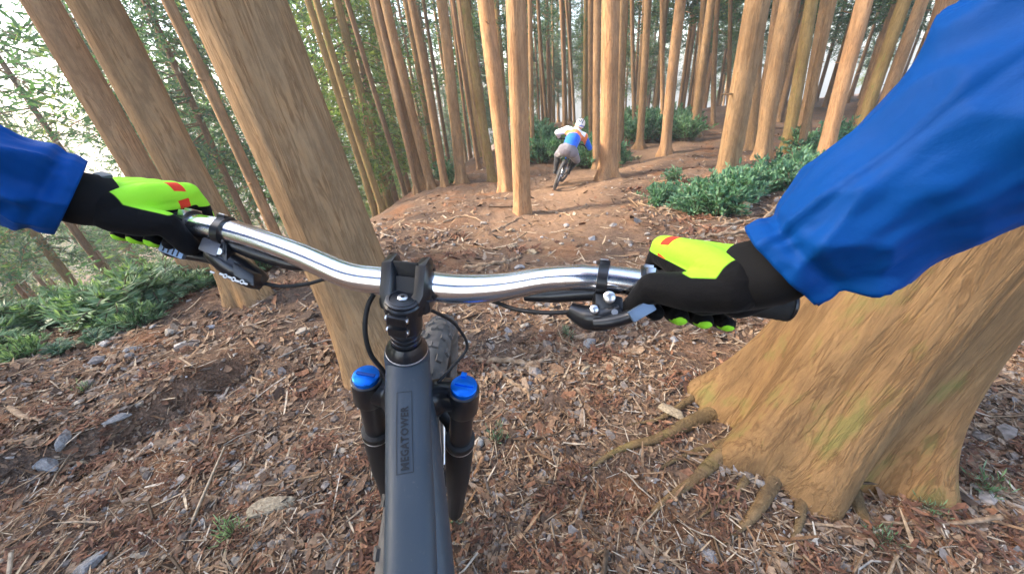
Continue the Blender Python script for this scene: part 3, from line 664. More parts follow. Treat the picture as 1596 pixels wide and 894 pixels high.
# ---- the forest behind: three shared trunks, six shared crowns, every tree an object of its own
TRK = [trunk_mesh("trunk", 19, r, 900 + i, 14, False, (random.uniform(-.02, .02), random.uniform(-.02, .02)), .5, 5, .8, m) for i, (r, m) in enumerate([(.13, M['bark_far']), (.16, M['bark']), (.11, M['bark_far']), (.15, M['bark_moss'])])]
def forest(n, az, dist, crowns, label, group, spacing=1.9, trk=(0, 1, 2, 3), sink=0.0, test=None, sc=(.85, 1.2)):
    k = 0; tries = 0
    while k < n and tries < n * 60:
        tries += 1
        a = math.radians(random.uniform(*az)); r = math.sqrt(random.uniform(dist[0] ** 2, dist[1] ** 2)); x, y = r * math.sin(a), r * math.cos(a)
        if trail_dist(x, y) < 1.5 or any((x - p[0]) ** 2 + (y - p[1]) ** 2 < spacing ** 2 for p in PLACED): continue
        if test and not test(x, y): continue
        z = float(h(x, y)); t = empty("cedar_tree", (x, y, z), label, "tree", group)
        s = random.uniform(*sc); t.scale = (s, s, s); t.rotation_euler = (0, 0, random.uniform(0, 6.28))
        link("trunk", TRK[random.choice(trk)], t, False); link("crown", random.choice(crowns), t, False)
        PLACED.append((x, y, .15, r)); k += 1
    return k
c1 = forest(44, (-64, -14), (14, 38), CROWN_LOW + [CROWN[2]], "cedar growing down in the valley beyond the left rim", "valley cedars beyond the left rim", 3.0)
c2 = forest(50, (-22, 14), (14, 42), CROWN_LOW[1:2] + CROWN, "slender cedar deep in the forest beyond the rider", "cedars beyond the rider", 2.2)
c2 += forest(22, (-20, 16), (26, 48), CROWN_LOW, "slender cedar deep in the forest beyond the rider", "cedars beyond the rider", 2.4)
c3 = forest(95, (10, 64), (13.5, 46), CROWN + CROWN_LOW[1:2] * 2, "slender dark cedar deep in the forest beyond the far trail", "cedars beyond the far trail", 2.0, (0, 2, 0, 1))
c4 = forest(60, (-66, 64), (40, 80), CROWN_LOW, "distant leafy tree far down the valley", "distant trees down the valley", 4.0, sc=(.9, 1.4))
c4 += forest(34, (2, 64), (28, 58), CROWN_LOW[:2], "distant leafy tree far behind the trail bend", "distant trees behind the trail bend", 2.6)
c5 = forest(38, (-125, -66), (7, 26), CROWN_LOW + CROWN_LOW[:1], "cedar added on the left slope, mostly out of view, to shade the foreground", "cedars added on the left slope for shade", 2.4, test=lambda x, y: not 1.7 < y < 3.4)  # mostly out-of-view cedars added to shade the foreground; the gap lets sun in
print("forest", c1, c2, c3, c4, c5)

# ------------------------------------------------------------------ shrubs, ferns, tufts
def leaf_quads(c, u, w, ln, wd, droop=.15):
    up = nrmv(np.cross(u, w)); m = c + u * (ln * .5)[:, None]; tip = c + u * ln[:, None] - up * (ln * droop)[:, None]
    s = w * (wd * .5)[:, None]
    return np.stack([c, m - s, m + s, tip], 1)
def shrub_mesh(seed, stems, R, Hh, per, ln, wd, mat, fern=False):
    rs = np.random.default_rng(seed); b = MB(); LV = []
    for k in range(stems):
        a = rs.uniform(0, 6.28); e = rs.uniform(.25, 1.0); L = rs.uniform(.6, 1.1)
        tip = np.array([math.cos(a) * R * e * L, math.sin(a) * R * e * L, Hh * (1.15 - .75 * e * e) * L]); st = np.array([math.cos(a), math.sin(a), 0]) * R * .12 * rs.random()
        mid = st * .5 + tip * .5 + np.array([0, 0, Hh * (.25 if fern else .12)]); P = catmull([st, mid, tip - ([0, 0, Hh * .15] if fern else [0, 0, 0])], 6)
        b.sweep(P, np.linspace(.006, .0015, len(P)) * (R / .3), 3, 1, cap=False)
        t = rs.uniform(.15, 1.0, per); t = np.sort(t); X = np.array(P); f = t * (len(P) - 1); i = np.minimum(f.astype(int), len(P) - 2); c = X[i] + (X[i + 1] - X[i]) * (f - i)[:, None]
        dr = nrmv(X[i + 1] - X[i]); sd = nrmv(np.cross(dr, np.array([0, 0, 1.]) + 0 * dr)); sg = np.where(np.arange(per) % 2, 1, -1)[:, None]
        if fern: u = nrmv(dr * .45 + sd * sg + rs.normal(0, .12, (per, 3))); w = nrmv(np.cross(u, np.array([0, 0, 1.]) + rs.normal(0, .3, (per, 3)))); l = ln * (1.15 - .9 * t) * rs.uniform(.8, 1.2, per) + ln * .15
        else: u = nrmv(dr * .6 + rs.normal(0, .6, (per, 3)) + np.array([0, 0, .25])); w = nrmv(np.cross(u, np.array([0, 0, 1.]) + rs.normal(0, .5, (per, 3)))); l = ln * rs.uniform(.6, 1.25, per)
        LV.append(leaf_quads(c, u, w, l, l * wd))
    lv = np.concatenate(LV); n = len(lv); o = len(b.v); V = np.concatenate([np.array(b.v), lv.reshape(-1, 3)])
    q = o + np.arange(n)[:, None] * 4
    Q = np.concatenate([np.array(b.f), q + np.array([[0, 1, 3, 2]])]); mi = np.array([1] * len(b.f) + [0] * n)
    return np_mesh("foliage", V, Q, [mat, M['stem']], False, mi)
SHR = [shrub_mesh(21 + i, 30, .34, .34, 26, .062, .40, M['shrub']) for i in range(3)]
FRN = [shrub_mesh(41 + i, 26, .30, .26, 34, .085, .20, M['fern'], True) for i in range(3)] + [shrub_mesh(51, 44, .26, .24, 18, .075, .22, M['fern'])]
TUF = [shrub_mesh(61 + i, 30, .10, .16, 3, .06, .12, M['fern']) for i in range(2)]
def plant(name, me, P, s, label, cat, group):
    o = link(name, me); o.location = P; o.scale = (s, s, s * random.uniform(.8, 1.15)); o.rotation_euler = (random.uniform(-.15, .15), random.uniform(-.15, .15), random.uniform(0, 6.28)); return tag(o, label, cat, group)
def scatter(pxs, protos, size, name, label, cat, group, dz=-.03):
    for u, v in pxs:
        P, d = hit(u, v)
        if np.isnan(d[0]) or d[0] > 30: continue
        P = P[0]; P[2] = float(h(P[0], P[1])) + dz; plant(name, random.choice(protos), P, random.uniform(*size), label, cat, group)
rnd = lambda n, u0, u1, f, g: [(u, random.uniform(f(u), g(u))) for u in (random.uniform(u0, u1) for _ in range(n))]
scatter(rnd(78, -120, 430, lambda u: 405 - u * .02, lambda u: 560 - .33 * max(u, 0)), FRN, (.9, 1.5), "fern", "feathery green fern on the bank left of the bike", "fern", "ferns on the left bank")
scatter(rnd(14, 330, 480, lambda u: 345, lambda u: 372), FRN + SHR, (.8, 1.3), "fern", "green fern between the thick left trunks", "fern", "ferns between the left trunks")
scatter([(330, 420), (360, 405), (345, 440), (390, 395), (420, 385), (310, 452), (280, 470), (250, 490), (180, 505), (300, 425), (262, 440), (235, 460), (215, 505), (320, 410), (95, 545), (150, 530), (40, 555), (285, 412), (20, 520), (110, 500), (170, 480)], FRN, (.55, .85), "fern", "small green fern at the edge of the litter on the left", "fern", "small ferns at the litter edge")
scatter(rnd(34, 1105, 1300, lambda u: 318 - (u - 1120) * .42, lambda u: 338 - (u - 1120) * .30), SHR, (.8, 1.3), "shrub", "low leafy shrub beside the stout furrowed cedar", "shrub", "low shrubs by the right cedars")
scatter([(1040, 300), (1052, 312), (1075, 325), (1092, 318), (1110, 330), (1060, 328), (1085, 332), (1128, 318), (1140, 325), (1025, 318), (1032, 296), (1046, 288), (1066, 312), (1080, 306)], SHR, (.6, 1.05), "shrub", "small leafy plant at the left end of the right shrubs", "shrub", "small plants at the end of the right shrubs")
scatter(rnd(52, 790, 940, lambda u: 200, lambda u: 262), SHR, (1.7, 2.7), "bush", "dense blue-green bush behind the rider", "bush", "bushes behind the rider")
scatter(rnd(38, 960, 1078, lambda u: 190, lambda u: 226), SHR, (1.9, 2.9), "bush", "dark green bush behind the slim tan cedars", "bush", "bushes behind the tan cedars")
scatter([(880, 190), (905, 185), (890, 182), (915, 188)], SHR, (2.6, 3.2), "bush", "taller dark bush right above the rider", "bush", "taller bushes above the rider")
scatter([(925, 240), (932, 252), (968, 256), (960, 262), (975, 248), (915, 250)], SHR, (.8, 1.3), "shrub", "little shrub around the foot of the flared cedar", "shrub", "little shrubs by the flared cedar")
scatter(rnd(12, 615, 770, lambda u: 268, lambda u: 290 - (u - 615) * .05), SHR + FRN, (1.0, 1.7), "shrub", "green shrub on the rim of the left drop", "shrub", "shrubs on the left rim")
scatter(rnd(18, 1230, 1400, lambda u: 235 - (u - 1230) * .1, lambda u: 248), SHR, (1.2, 1.9), "bush", "dark leafy bush among the right leaning cedars", "bush", "bushes among the right cedars")
for (u, v), l in zip([(770, 672), (368, 838), (700, 800), (1445, 800), (1380, 838), (1540, 760), (885, 520), (130, 210 + 395)], ["little green grass tuft right of the fork", "little green grass tuft at the lower left of the bike", "tiny grass tuft beside the front wheel", "mossy green tuft right of the huge cedar roots", "low green tuft below the huge cedar roots", "green tuft at the right edge of the litter", "green tuft beneath the right brake lever", "small green tuft beside the left ledge"]):
    P, d = hit(u, v); P = P[0]; P[2] = float(h(P[0], P[1])) - .01; plant("grass_tuft", random.choice(TUF), P, random.uniform(.4, .6), l, "grass tuft", None)
# ------------------------------------------------------------------ the bike under the camera
CH = principled("polished_bar", (0.86, 0.87, 0.90), 0.20, 1.0)[0]
BLK = principled("black_metal", (0.012, 0.013, 0.016), 0.28, 0.0, 0.6)[0]
BLKM = principled("black_matte", (0.014, 0.014, 0.015), 0.55, 0.0, 0.4)[0]
RUB = speckled("rubber", [(.3, (.018, .018, .018)), (.7, (.035, .034, .033))], 60, .8, .4, .002)
TYR = speckled("dusty_tyre", [(.3, (.055, .052, .048)), (.55, (.11, .103, .096)), (.75, (.17, .152, .135))], 22, .9, .4, .003)
def dusty_paint():
    m, N, L, b = principled("slate_paint", (.033, .047, .064), .42)
    n = noise_node(N, L, 210, 3, rough=.7); n2 = noise_node(N, L, 14, 4); r = ramp(N, [(.60, (0, 0, 0)), (.70, (1, 1, 1))]); L.new(n.outputs[0], r.inputs[0])
    r2 = ramp(N, [(.42, (0, 0, 0)), (.75, (.35, .35, .35))]); L.new(n2.outputs[0], r2.inputs[0])
    mm = N.new("ShaderNodeMath"); mm.operation = 'MULTIPLY'; L.new(r.outputs[0], mm.inputs[0]); L.new(r2.outputs[0], mm.inputs[1])
    L.new(mixc(N, L, mm.outputs[0], (.033, .047, .064), (.20, .17, .14)), b.inputs["Base Color"])
    r3 = ramp(N, [(.3, (.48, .48, .48)), (.7, (.60, .60, .60))]); L.new(n2.outputs[0], r3.inputs[0]); L.new(r3.outputs[0], b.inputs["Roughness"]); return m
FRM = dusty_paint()
INK = principled("dark_print", (0.006, 0.008, 0.010), 0.5)[0]
BLUE = principled("blue_anodised", (0.0, 0.16, 0.75), 0.3, 0.6)[0]
SILV = principled("silver_bolt", (0.75, 0.76, 0.78), 0.3, 1.0)[0]
PAD = principled("lever_alloy", (0.14, 0.20, 0.29), 0.40, 0.6)[0]
WHT = principled("white_print", (0.75, 0.75, 0.72), 0.5)[0]
GOLD = principled("gold_stanchion", (0.35, 0.2, 0.05), 0.25, 0.9)[0]
RED = principled("red_print", (0.6, 0.03, 0.02), 0.5)[0]

bar_px = [(285, 348, .462), (345, 358, .458), (395, 371, .454), (470, 398, .449), (540, 428, .445), (590, 437, .444), (640, 440, .441), (690, 448, .437), (735, 450, .432), (790, 446, .421), (850, 436, .405), (900, 433, .393), (940, 434, .386), (1000, 441, .374)]
BARP = [PX(*p) for p in bar_px]
b_ax = nrm(BARP[7] - BARP[5])
MIDB = PX(640, 440, .441)
LG_IN, RG_IN = PX(300, 350, .461), PX(1000, 441, .374)
LG_DIR = nrm(PX(160, 327, .462) - LG_IN); RG_DIR = nrm(PX(1150, 463, .356) - RG_IN)
SD = nrm(ray(684, 1160))                                    # steering axis, pointing down
b_perp = nrm(b_ax - (b_ax @ SD) * SD)
WROT = -8.0
CROWN_MID = PX(646, 592, .50)
legL, legR = PX(571, 588, .50), PX(723, 604, .487)
b_perp = nrm(legR - legL); b_perp = nrm(b_perp - (b_perp @ SD) * SD)
FWD = np.cross(b_perp, SD)
if FWD[1] < 0: FWD = -FWD
print("fork legs", project(legL), project(legR), "fwd", FWD, "SD", SD)
bike = empty("mountain_bike", tuple(PX(640, 440, .44) * [1, 1, 0] + [0, 0, float(h(-.1, .4))]), "slate grey mountain bike with polished silver handlebar, seen from its own saddle", "mountain bike")

# handlebar
m = MB(); pp = catmull(BARP, 8); n = len(pp)
tt = np.linspace(-1, 1, n); rad = .0150 + .0034 * (1 - sstep(.12, .62, np.abs(tt * 1.0)))
m.sweep([LG_IN + LG_DIR * .13] + pp + [RG_IN + RG_DIR * .13], [.012] + list(rad) + [.012], 28); hb = m.build("handlebar", [CH], bike)
hair = MB()
# grips with collars
def grip(A, d, name="grip"):
    m = MB(); P = [A + d * t for t in np.linspace(.008, .134, 40)]
    m.sweep(P, [.0158 + .0009 * (i % 2) for i in range(40)], 20, 0); g = m.build(name, [RUB], bike)
    c = MB(); c.sweep([A - d * .004, A - d * .003, A + d * .007, A + d * .008], [.0165, .0185, .0185, .0165], 24); c.build("collar", [BLK], g)
    k = MB(); up = nrm(Uv - (Uv @ d) * d); q = A + d * .002 + up * .012 - Fv * .0125
    k.box(q, d * .004, up * .004, Fv * .004, 0, .001); k.box(A + d * .002 + up * .0172, d * .0045, Fv * .008, up * .0022, 0, .0008); k.build("collar_bolt", [SILV], g)
    e = MB(); e.cyl(A + d * .133, A + d * .139, .0165, 20, 0, bev=.002); e.build("end_cap", [BLK], g)
grip(LG_IN, LG_DIR); grip(RG_IN, RG_DIR)

# stem: clamp, body, face plate, top cap
upS = -SD
st_top = PX(628, 468, .412)
clampC = PX(641, 438, .441)
m = MB()
bk = nrm(st_top - clampC)
for s in (-1, 1):                                             # the two arms that hold the bar
    c = clampC + b_ax * s * .0205
    m.sweep([c + Uv * .021 + Fv * .010, c + Uv * .023 - Fv * .004, c + Uv * .016 - Fv * .018, c + bk * .024 - Fv * .002, st_top + b_ax * s * .012 + SD * .016], [.006, .0085, .0095, .010, .011], 10, power=3)
    m.sweep([c + Uv * .021 + Fv * .012, c + Uv * .004 + Fv * .022, c - Uv * .020 + Fv * .012, c - Uv * .020 - Fv * .006, c + bk * .03 - Uv * .01], [.007, .007, .008, .010, .010], 10, power=3)
m.box(clampC * .5 + st_top * .5 + SD * .012, b_ax * .019, bk * .018, np.cross(b_ax, bk) * .011, 0, .004)
m.cyl(st_top + SD * .042, st_top, .0212, 28, 0, bev=.002); stem = m.build("stem", [BLK], bike)
m = MB(); m.box(clampC + Uv * .0205 - Fv * .003, b_ax * .0145, nrm(np.cross(b_ax, Uv)) * .016, Uv * .0022, 0, .0015); m.box(clampC + Uv * .010 - Fv * .0185, b_ax * .0145, nrm(Uv - .45 * Fv) * .013, nrm(Fv + .45 * Uv) * .0022, 0, .001); m.box(clampC - Uv * .008 - Fv * .0205, b_ax * .0145, Uv * .013, Fv * .0022, 0, .001); m.build("clamp_bridge", [BLKM], stem)
m = MB()
for s in (-1, 1):
    for q in (0, 1):
        c = clampC + b_ax * s * .0205 + (Uv * .012 - Fv * .0245 if q else Uv * .0255 + Fv * .004); ax = -Fv if q else nrm(Uv + .2 * Fv)
        m.cyl(c - ax * .004, c + ax * .0012, .0034, 12, 0)
m.build("clamp_bolt", [SILV], stem)
m = MB(); m.cyl(st_top, st_top + upS * .0035, .0192, 32, 0, bev=.001); m.torus(st_top + upS * .0036, upS, .0150, .0009, 40, 8); cap = m.build("top_cap", [BLK], stem)
m = MB(); m.cyl(st_top + upS * .003, st_top + upS * .006, .0058, 20, 0, bev=.0008); tb = m.build("cap_bolt", [SILV], cap)
m = MB(); m.cyl(st_top + upS * .0055, st_top + upS * .0064, .0024, 6, 0); m.build("bolt_socket", [BLKM], tb)
m = MB(); side = st_top + SD * .030 - nrm(FWD) * .018
for k in range(2): m.box(st_top + SD * (.012 + .018 * k) - FWD * .0195, b_perp * .011, SD * .006, FWD * .005, 0, .002)
m.build("pinch_clamp", [BLK], stem)
m = MB()
for k in range(2): m.cyl(st_top + SD * (.012 + .018 * k) - FWD * .0195 - b_perp * .0135, st_top + SD * (.012 + .018 * k) - FWD * .0195 + b_perp * .0125, .0032, 12, 0)
m.build("pinch_bolt", [SILV], stem)
# spacers and headset
HS = PX(633, 541, .458); sp0 = st_top + SD * .042; axn = SD
m = MB(); 
for k in range(3): m.cyl(sp0 + SD * (.001 + .0075 * k), sp0 + SD * (.0078 + .0075 * k), .0185, 28, 0, bev=.0012)
m.build("spacer", [BLK], bike)
m = MB(); q = sp0 + SD * .025; m.sweep([q, q + SD * .004, q + SD * .012, q + SD * .016], [.019, .0215, .026, .0265], 30); m.build("headset_cup", [BLK], bike)
m = MB(); m.torus(q + SD * .016, SD, .0255, .0014, 40, 8); m.build("headset_ring", [SILV], bike)
HT = q + SD * .017; HB = HT + SD * .085
# frame: head tube, top tube, down tube, seat tube, stays
tubeE = PX(640, 905, .325); aT = nrm(tubeE - (HT + SD * .02)); upT = nrm(Uv - (Uv @ aT) * aT - .0 * Rv)
SEATJ = tubeE + aT * .25 + np.array([0, -.10, -.06])
m = MB(); m.sweep([HT, HT + SD * .01, HB - SD * .01, HB], [.0275, .029, .029, .0285], 32); fr = m.build("head_tube", [FRM], bike)
T0 = HT + SD * .024; TT = catmull([T0 - aT * .004, T0 + aT * .05, tubeE * .5 + T0 * .5, tubeE, SEATJ], 10)
m = MB(); m.sweep(TT, [.0280, .0272, .0250, .0238, .023], 40, 0, up=upT, ratio=[.98, .92, .85, .82, .8], power=3.0); tube = m.build("top_tube", [FRM], bike)
BB = PX(700, 894, .34); BB = np.array([SEATJ[0] + .02, -.32, float(h(-.1, -.3)) + .36])
m = MB(); m.sweep(catmull([HB - SD * .03, HB * .75 + BB * .25 + [0, 0, -.03], BB], 10), [.030, .034, .032], 24, 0, power=2.6); m.build("down_tube", [FRM], bike)
m = MB(); m.sweep([BB, SEATJ, SEATJ + [0, -.04, .06]], [.02, .02, .017], 20); m.build("seat_tube", [FRM], bike)
RA = np.array([SEATJ[0] + .05, -.78, float(h(-.05, -.78)) + .37])
m = MB()
for s in (-.07, .07):
    m.sweep(catmull([BB + [s * .5, 0, 0], BB + [s, -.12, 0], RA + [s, 0, 0]], 5), .012, 12); m.sweep(catmull([SEATJ + [s * .4, 0, -.06], SEATJ + [s, -.15, -.1], RA + [s, 0, 0]], 5), .011, 12)
m.build("rear_stays", [FRM], bike)
def wheel(C, ax, parent, R=.343, tr=.031, knobs=True, spokes=28):
    ax = nrm(ax); a = nrm(np.cross(ax, [0.3, 0.2, 0.9])); bb = np.cross(ax, a)
    m = MB(); m.torus(C, ax, R, tr, 96, 16)
    if knobs:
        for i in range(72):
            t = 2 * math.pi * i / 72; r = math.cos(t) * a + math.sin(t) * bb; tg = -math.sin(t) * a + math.cos(t) * bb
            offs = (-.55, .55) if i % 2 else (-.18, .18)
            for p in offs + ((-1.05, 1.05) if i % 2 == 0 else ()):
                nr = r * math.cos(p) + ax * math.sin(p); sdn = np.cross(tg, nr); c = C + r * R + nr * (tr + .001)
                m.box(c, tg * .0075, sdn * .0055, nr * .0032)
    w = MB(); w.torus(C, ax, R - .030, .013, 72, 10, 0, 1.1); wo = w.build("wheel", [BLKM], parent)
    m.build("tyre", [TYR], wo)
    k = MB(); k.cyl(C - ax * .05, C + ax * .05, .019, 18); k.cyl(C - ax * .034, C - ax * .030, .03, 18); k.cyl(C + ax * .030, C + ax * .034, .03, 18); k.build("hub", [BLK], wo)
    k = MB()
    for i in range(spokes):
        t = 2 * math.pi * i / spokes; r = math.cos(t) * a + math.sin(t) * bb; t2 = t + (.5 if i % 4 < 2 else -.5); r2 = math.cos(t2) * a + math.sin(t2) * bb
        k.sweep([C + ax * (.032 if i % 2 else -.032) + r2 * .028, C + r * (R - .04)], .0011, 5, cap=False)
    k.build("spokes", [SILV], wo)
    d = MB(); d.torus(C - ax * .038, ax, .088, .010, 60, 6, 0, .1)
    for i in range(6):
        t = i * 1.047; r = math.cos(t) * a + math.sin(t) * bb; d.sweep([C - ax * .038 + r * .03, C - ax * .038 + r * .082], .004, 6)
    d.build("brake_disc", [SILV], wo); return wo
# fork: crown, legs, blue caps
CM = (legL + legR) / 2
fork = None
m = MB(); arch = [legL + SD * .022, legL + SD * .030 + b_perp * .03 + FWD * .004, CM + SD * .034 - FWD * .014, legR + SD * .030 - b_perp * .03 + FWD * .004, legR + SD * .022]
m.sweep(catmull(arch, 6), [.020, .022, .026, .022, .020], 18, power=2.6)
for L in (legL, legR): m.sweep([L + SD * .002, L + SD * .003, L + SD * .045, L + SD * .050], [.0195, .0210, .0225, .0205], 28)
fork = m.build("fork_crown", [BLK], bike)
for k, L in enumerate((legL, legR)):
    m = MB(); m.cyl(L + SD * .004, L - SD * .0065, .0178, 32, 0, bev=.0015); cp = m.build("fork_cap", [BLUE], fork)
    m = MB(); m.box(L - SD * .0075, b_perp * .013, FWD * .0022, SD * .0012, 0, .0008)
    if k: m.box(L - SD * .005 + FWD * .016 - b_perp * .004, b_perp * .004, FWD * .004, SD * .003, 0, .001)
    m.build("cap_lever" if k else "cap_groove", [BLUE] if k else [principled("navy_groove", (0.0, 0.05, 0.3), .4)[0]], cp)
    m = MB(); m.cyl(L + SD * .048, L + SD * .20, .0172, 28); m.build("stanchion", [BLK], fork)
    m = MB(); m.sweep([L + SD * .128, L + SD * .130, L + SD * .142, L + SD * .144], [.0185, .0232, .0232, .0215], 28); m.build("seal_ring", [BLKM], fork)
    m = MB(); m.sweep([L + SD * .143, L + SD * .150, L + SD * .27, L + SD * .30, L + SD * .42, L + SD * .455 + FWD * .06], [.0210, .0225, .0218, .019, .015, .013], 24); m.build("lower_leg", [BLKM], fork)
    m = MB(); m.torus(L + SD * .145, SD, .0222, .0011, 32, 6); m.build("wiper_lip", [SILV], fork)
m = MB(); m.sweep(catmull([legL + SD * .16, legL + SD * .13 + b_perp * .03 + FWD * .03, CM + SD * .12 + FWD * .04, legR + SD * .13 - b_perp * .03 + FWD * .03, legR + SD * .16], 6), .011, 12); m.build("fork_arch", [BLKM], fork)
AX = CM + SD * .455 + FWD * .075
_q = Matrix.Rotation(math.radians(WROT), 3, Vector(SD)); WAX = np.array(_q @ Vector(b_perp)); FWW = np.array(_q @ Vector(FWD)); AX = CM + SD * .455 + FWW * .075
wh = wheel(AX, WAX, bike)
wheel(RA, nrm(np.array([1, .05, 0])), bike)
for t in (0, .4, .6, .8, 1.0, 1.2, 1.5): print("tyre", t, [round(float(q), 2) for q in project(AX + (.374) * (-SD * math.cos(t) + FWW * math.sin(t)))], "axle z", AX[2], float(h(AX[0], AX[1])))
# saddle, cranks
SAD = SEATJ + np.array([0, -.06, .11])
m = MB(); m.sweep(catmull([SAD + [0, .13, -.005], SAD + [0, .04, 0], SAD + [0, -.06, .008], SAD + [0, -.13, .014]], 6), [.018, .024, .05, .065, .05], 18, up=(0, 0, 1), ratio=[.9, .7, .45, .4, .4]); m.build("saddle", [BLKM], bike)
m = MB(); m.cyl(BB - [.08, 0, 0], BB + [.08, 0, 0], .018, 16); m.sweep([BB + [.08, 0, 0], BB + [.09, .17, .0]], .012, 10); m.sweep([BB - [.08, 0, 0], BB + [-.09, -.17, 0]], .012, 10)
m.box(BB + [.14, .17, 0], (.05, 0, 0), (0, .045, 0), (0, 0, .008)); m.box(BB + [-.14, -.17, 0], (.05, 0, 0), (0, .045, 0), (0, 0, .008)); m.torus(BB + [.06, 0, 0], (1, 0, 0), .062, .004, 48, 6); m.build("crankset", [BLK], bike)

# lettering box on the top tube
def on_tube(t, w, lift=.0008):                                 # point on the upper face; t metres from the head, w metres sideways
    X = np.array(TT); s = np.concatenate([[0], np.cumsum(np.linalg.norm(np.diff(X, axis=0), axis=1))]); f = np.interp(t, s, np.arange(len(X))); i = min(int(f), len(X) - 2)
    c = X[i] + (X[i + 1] - X[i]) * (f - i); T = nrm(X[i + 1] - X[i]); N = nrm(upT - (upT @ T) * T); B = np.cross(T, N)
    r0 = np.interp(f / (len(X) - 1), np.linspace(0, 1, 5), [.0280, .0272, .0250, .0238, .023]); ra = np.interp(f / (len(X) - 1), np.linspace(0, 1, 5), [.98, .92, .85, .82, .8])
    q = max(0, 1 - (abs(w) / r0) ** 3) ** (1 / 3)
    return c + N * (r0 * ra * q + lift) + B * w
m = MB()
def tube_quad(t0, t1, w0, w1, n=14, lift=.0007):
    for i in range(n):
        for j in range(2):
            a, c = t0 + (t1 - t0) * i / n, t0 + (t1 - t0) * (i + 1) / n; p, q = w0 + (w1 - w0) * j / 2, w0 + (w1 - w0) * (j + 1) / 2
            m.add([on_tube(a, p, lift), on_tube(c, p, lift), on_tube(c, q, lift), on_tube(a, q, lift)], [(0, 1, 2, 3)])
tA, tB, wA, wB = .060, .151, -.0038, .0136
tube_quad(tA, tB, wA, wA + .0007); tube_quad(tA, tB, wB - .0007, wB); tube_quad(tA, tA + .0007, wA, wB, 1); tube_quad(tB - .0007, tB, wA, wB, 1)
m.build("print_frame", [INK], tube)
fc = bpy.data.curves.new("lettering", 'FONT'); fc.body = "MEGATOWER"; fc.size = 1.0; fc.offset = 0.035; fc.space_character = 1.12; fc.resolution_u = 2; fc.fill_mode = 'FRONT'
fo = bpy.data.objects.new("tmp_text", fc); COL.objects.link(fo); dg = bpy.context.evaluated_depsgraph_get(); dg.update()
tm = bpy.data.meshes.new_from_object(fo.evaluated_get(dg)); bpy.data.objects.remove(fo)
bm = bmesh.new(); bm.from_mesh(tm); bmesh.ops.subdivide_edges(bm, edges=[e for e in bm.edges if e.calc_length() > .4], cuts=2); 
xs = [v.co.x for v in bm.verts]; ys = [v.co.y for v in bm.verts]
for v in bm.verts:
    t = .148 - (v.co.x - min(xs)) / (max(xs) - min(xs)) * (.148 - .078); w = .0004 + (v.co.y - min(ys)) / (max(ys) - min(ys)) * .0088; v.co = Vector(on_tube(t, w, .0009))
bm.to_mesh(tm); bm.free(); tm.materials.clear(); tm.materials.append(INK); link("lettering", tm, tube)

# brake levers, clamps, remotes, hoses
def clamp(c, d, down, name="lever_clamp"):
    m = MB(); m.sweep([c - d * .0055, c - d * .005, c + d * .005, c + d * .0055], [.0170, .0186, .0186, .0170], 24); m.box(c + Uv * .0176, d * .0055, Fv * .009, Uv * .003, 0, .001); m.box(c + down * .020, d * .006, nrm(np.cross(d, down)) * .008, down * .010, 0, .002); o = m.build(name, [BLK], bike)
    k = MB(); k.cyl(c + down * .026 - Fv * .011, c + down * .026 - Fv * .007, .0042, 12); k.box(c + Uv * .0200 - Fv * .004, d * .004, Fv * .003, Uv * .002, 0, .0006); k.build("clamp_bolt", [SILV], o); return o
DN = -Uv
cl = PX(352, 361, .457); dl = nrm(BARP[2] - BARP[1]); clamp(cl, dl, DN)
lv = MB()
lv.sweep(catmull([PX(326, 392, .458), PX(345, 403, .460), PX(372, 420, .466), PX(398, 434, .474), PX(412, 442, .480)], 6), [.0085, .0125, .0150, .0135, .0095], 16, power=2.6)
lv.sweep(catmull([PX(362, 378, .462), PX(400, 392, .464), PX(450, 408, .462), PX(478, 414, .458)], 6), [.010, .0115, .0105, .007], 14)
lv.box(PX(350, 392, .458), dl * .010, Uv * .012, Fv * .008, 0, .003); lv.box(PX(388, 428, .462), nrm(PX(400, 436, .47) - PX(372, 420, .466)) * .014, Uv * .008, Fv * .010, 0, .003)
lev = lv.build("brake_lever", [BLK], bike)
m = MB(); m.sweep(catmull([PX(372, 420, .470), PX(335, 405, .474), PX(305, 398, .476), PX(285, 396, .474), PX(262, 392, .468), PX(248, 384, .462)], 6), [.0062, .0070, .0075, .0085, .0100, .006], 14, up=Uv, ratio=[1, 1, 1, .8, .6, .5]); m.build("lever_blade", [BLK], lev)
m = MB(); q = PX(271, 388, .456); lx = nrm(PX(292, 396, .458) - PX(250, 380, .456)); ly = nrm(Uv - (Uv @ lx) * lx); m.box(q, lx * .0155, ly * .0085, Fv * .003, 0, .003); pd = m.build("lever_pad", [PAD], lev)
m = MB()
for k in range(4): m.box(q - Fv * .0032 + lx * (-.009 + .006 * k), lx * .0006, ly * .0065, Fv * .0004)
m.build("pad_groove", [BLKM], pd)
m = MB(); m.box(PX(331, 385, .450), lx * .012, ly * .0085, Fv * .005, 0, .003); m.sweep([PX(340, 378, .452), PX(352, 374, .452)], .005, 10); m.build("dropper_remote", [principled("dark_alloy", (.10, .10, .11), .35, .8)[0]], bike)
m = MB()                                                       # the pale maker's mark along the lever edge
mk = [(328, 422), (334, 424), (341, 425), (347, 428), (354, 430), (360, 433), (366, 436), (373, 437), (379, 440)]
for i, (u, v) in enumerate(mk[2:]): m.torus(PX(u + 4, v + 2, .449), Fv, .0022, .0009, 14, 6) if i % 2 else m.box(PX(u + 4, v + 2, .449), lx * .0022, ly * .0012, Fv * .0005)
m.box(PX(331, 424, .449), lx * .0026, ly * .0009, Fv * .0005); m.build("pale_mark", [WHT], lev)
cr = PX(940, 436, .386); dr_ = nrm(BARP[-1] - BARP[-2]); clamp(cr, dr_, DN)
